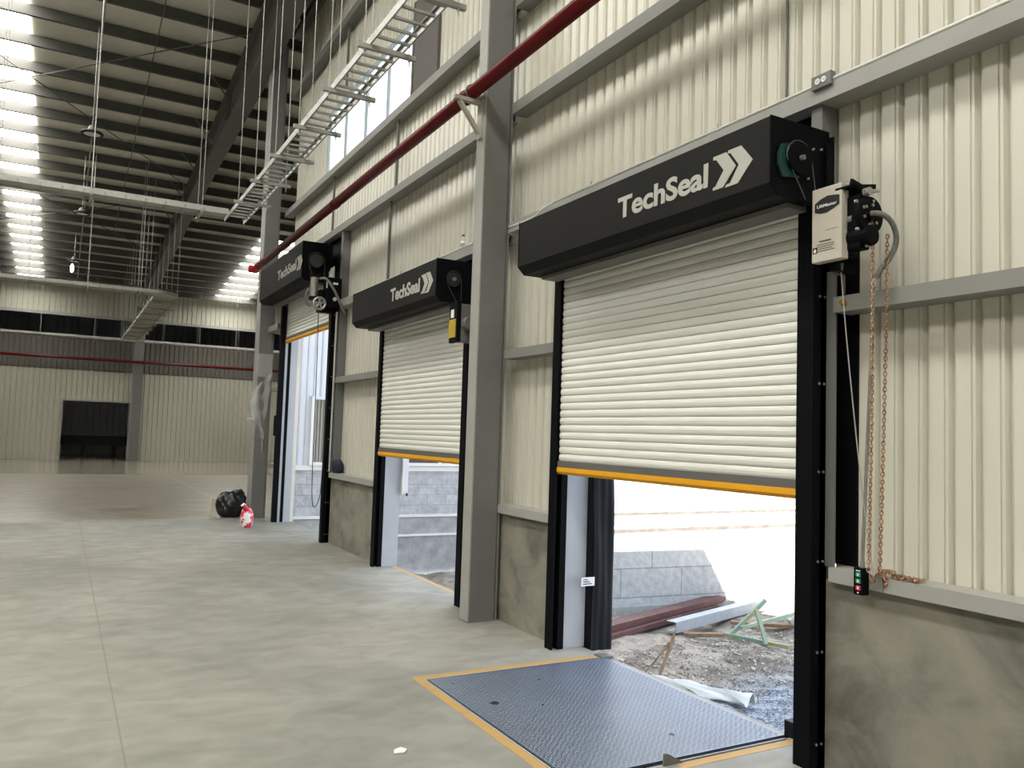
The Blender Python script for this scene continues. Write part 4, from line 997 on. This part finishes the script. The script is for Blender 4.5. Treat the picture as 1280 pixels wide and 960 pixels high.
def near_steel(x, y):
    for (ax, ay), (bx_, by), w_ in (((4.9, 8.45), (9.9, 10.3), .32), ((7.75, 8.98), (10.3, 9.75), .25)):
        dx, dy = bx_-ax, by-ay; t_ = max(0, min(1, ((x-ax)*dx+(y-ay)*dy)/(dx*dx+dy*dy)))
        if (x-ax-t_*dx)**2+(y-ay-t_*dy)**2 < w_*w_: return True
    return False
def stones(name, n, xr, yr, smin, smax, m, label, seed, cond=lambda x, y: True):
    rnd = random.Random(seed); m_ = MB()
    k = 0
    while k < n:
        x = rnd.uniform(*xr); y = rnd.uniform(*yr)
        if not cond(x, y) or near_steel(x, y): continue
        s = rnd.uniform(smin, smax)*(.5+rnd.random()**3*1.0); z = GZ+hn(x, y)+s*.2; a = rnd.uniform(0, pi)
        ca, sa = math.cos(a), math.sin(a); e = [(s, 0, 0), (0, s*.7, 0), (-s, 0, 0), (0, -s*.8, 0), (s*.1, 0, s*.55), (0, 0, -s*.4)]
        m_.add([(x+p*ca-q*sa+rnd.uniform(-.2, .2)*s, y+p*sa+q*ca+rnd.uniform(-.2, .2)*s, z+r_) for p, q, r_ in e],
               [(0, 1, 4), (1, 2, 4), (2, 3, 4), (3, 0, 4), (1, 0, 5), (2, 1, 5), (3, 2, 5), (0, 3, 5)])
        k += 1
    o = obj(name, m_, m, origin=((xr[0]+xr[1])/2, (yr[0]+yr[1])/2, GZ)); tag(o, label, 'gravel', kind='stuff')
stones('gravel', 22000, (4.5, 8.6), (3.5, 7.6), .006, .016, 'gravelb', 'blue-grey gravel spread just beyond the leveller in the yard', 1, lambda x, y: y < 7.0+.25*math.sin(x*5) and y > .5*x)
stones('rubble', 13000, (5.0, 12.5), (5.0, 10.6), .006, .026, 'stone', 'pale stone rubble scattered over the brown yard dirt', 2, lambda x, y: (y > 6.6 or x > 7.8) and y < 11.35-.115*x)
stones('dark_rubble', 6000, (5.4, 9), (6.6, 8.6), .006, .018, mat('dark_soil_clods', (.22, .19, .16), .95), 'dark soil clods in the middle of the yard dirt', 5)

# steel sections lying on the ground
def channel(a, b, h, w, label, m, name='steel_beam'):
    a = Vector(a); b = Vector(b); d = (b-a); L = d.length; ang = math.atan2(d.y, d.x)
    m_ = MB(); t_ = .012
    m_.box(0, L, 0, t_, 0, h); m_.box(0, L, t_, w, h-t_, h); m_.box(0, L, t_, w, 0, t_)
    o = obj(name, m_, m); o.location = a; o.rotation_euler = (0, math.asin(-d.z/L), ang); tag(o, label, 'steel beam', 'steel sections on the ground'); return o
channel((4.9, 8.45, GZ+.03), (9.6, 10.1, GZ+.03), .07, .18, 'lower dark oxide-red beam lying on the yard ground', 'rustbeam')
channel((5.0, 8.62, GZ+.105), (9.9, 10.25, GZ+.105), .085, .24, 'upper oxide-red beam stacked near the retaining wall', 'rustbeam')
channel((7.75, 8.98, GZ+.06), (10.3, 9.75, GZ+.06), .15, .16, 'pale grey steel section lying in front of the red beams', 'palebeam')
mb = MB(); mb.bar((7.85, 8.95, GZ+.04), (8.38, 8.72, GZ+.04), .09, .05); mb2 = mb
tag(obj('timber_batten', mb, 'wood', origin=(8.1, 8.84, GZ)), 'brown timber batten lying left of the aqua trestle', 'timber')
mb = MB(); mb.bar((9.0, 9.2, GZ+.06), (9.9, 8.6, GZ+.05), .1, .05)
tag(obj('timber_batten', mb, 'wood', origin=(9.4, 8.9, GZ)), 'brown timber batten lying behind the aqua trestle', 'timber')
# trestle
t = thing('trestle', (8.9, 8.2, GZ), 'weathered aqua and yellow metal trestle standing in the yard', 'trestle')
mb = MB(); mb.bar((8.50, 8.70, GZ+.03), (8.98, 8.5, -.62), .05, .05); obj('leg', mb, 'aqua', t)
mb = MB(); mb.bar((8.74, 8.44, -.73), (8.60, 8.12, GZ+.02), .05, .05); obj('leg', mb, 'aqua', t)
mb = MB(); mb.bar((8.46, 8.78, GZ+.03), (8.78, 7.88, GZ+.03), .05, .05); obj('foot_bar', mb, 'aqua', t)
mb = MB(); mb.bar((8.56, 8.55, GZ+.16), (10.3, 8.9, GZ+.20), .04, .05); obj('cross_bar', mb, 'aqua', t)
mb = MB(); mb.bar((9.3, 8.35, GZ+.22), (10.2, 8.35, -.55), .06, .06); obj('leg', mb, 'greyl', t)
mb = MB(); mb.bar((9.3, 8.38, GZ+.22), (10.2, 7.9, GZ+.03), .05, .05); obj('foot_bar', mb, 'aqua', t)
# broken stake
t = thing('broken_stake', (6.35, 7.75, GZ), 'splintered wooden stake leaning upright in the yard dirt', 'stake')
mb = MB(); mb.tube([(6.36, 7.66, GZ-.02), (6.52, 7.72, -.98), (6.66, 7.78, -.82), (6.70, 7.80, -.72)], [.018, .022, .03, .012], 7); obj('stake_shaft', mb, 'wood', t)
mb = MB(); mb.tube([(6.22, 7.78, GZ-.02), (6.45, 7.78, -.98), (6.62, 7.79, -.84)], [.008, .012, .02], 6); obj('splinter', mb, 'wood', t)
# plastic sheet
mb = MB()
def ps(u, v):
    x = 6.02+.42*u; y = 7.40-1.12*u
    w = .07+.10*u+.03*math.sin(7*u)
    q = (v-.5)*2
    x += q*w*.9+.03*math.sin(13*u+3*q); y += q*w*.5+.02*math.sin(9*u-4*q)
    return (x, y, GZ+.04+.045*(1-q*q)+.03*math.sin(11*u+5*q)*math.sin(5*u)+.02*math.sin(23*u+9*q)+.05*u*abs(math.sin(3*q+4*u)))
mb.grid(70, 20, ps); mb_ = mb
o = obj('plastic_sheet', mb, 'poly', origin=(6.15, 6.7, GZ), smooth=True); tag(o, 'crumpled white plastic sheet on the gravel beyond leveller edge', 'plastic sheet')
md = o.modifiers.new('thick', 'SOLIDIFY'); md.thickness = .004

# ---------------------------------------------------------------- world, sun
w = bpy.data.worlds.new('World'); S.world = w; w.use_nodes = True
nt = w.node_tree; bg = nt.nodes['Background']
tc = nt.nodes.new('ShaderNodeTexCoord'); sx = nt.nodes.new('ShaderNodeSeparateXYZ'); rp = nt.nodes.new('ShaderNodeValToRGB')
nt.links.new(tc.outputs['Generated'], sx.inputs[0]); nt.links.new(sx.outputs[2], rp.inputs[0]); nt.links.new(rp.outputs[0], bg.inputs[0])
rp.color_ramp.elements[0].color = (.93, .96, 1.0, 1); rp.color_ramp.elements[1].color = (.5, .68, 1.0, 1); rp.color_ramp.elements[1].position = .8
bg.inputs[1].default_value = 2.1
sd = bpy.data.lights.new('sun', 'SUN'); sd.energy = 34; sd.angle = .009; sd.color = (1, .95, .86)
so = bpy.data.objects.new('sun', sd); COL.objects.link(so)
dirv = Vector((.5, .36, -.88)); so.rotation_euler = dirv.to_track_quat('-Z', 'Y').to_euler(); so.location = (-10, -10, 30)

# ---------------------------------------------------------------- camera
yaw, pit, rol, F = 5.06127830e-01, 6.43654402e-02, 3.27990921e-02, 1013.56616
cy_, sy_ = math.cos(yaw), math.sin(yaw)
f = Vector((sy_*math.cos(pit), cy_*math.cos(pit), math.sin(pit))); r0 = Vector((cy_, -sy_, 0)); u0 = r0.cross(f)
r = r0*math.cos(rol)+u0*math.sin(rol); u = -r0*math.sin(rol)+u0*math.cos(rol)
cd = bpy.data.cameras.new('camera'); cam = bpy.data.objects.new('camera', cd); COL.objects.link(cam)
mw = Matrix.Identity(4)
for i in range(3): mw[i][0] = r[i]; mw[i][1] = u[i]; mw[i][2] = -f[i]
mw[2][3] = 1.6
cam.matrix_world = mw
cd.sensor_fit = 'HORIZONTAL'; cd.sensor_width = 36; cd.lens = F*36/1280; cd.clip_start = .05; cd.clip_end = 300
S.camera = cam
for o in list(S.objects):
    if '_o' in o: del o['_o']
S.view_settings.view_transform = 'Standard'; S.view_settings.look = 'None'
S.view_settings.gamma = 1; S.view_settings.exposure = 0; S.view_settings.use_curve_mapping = False
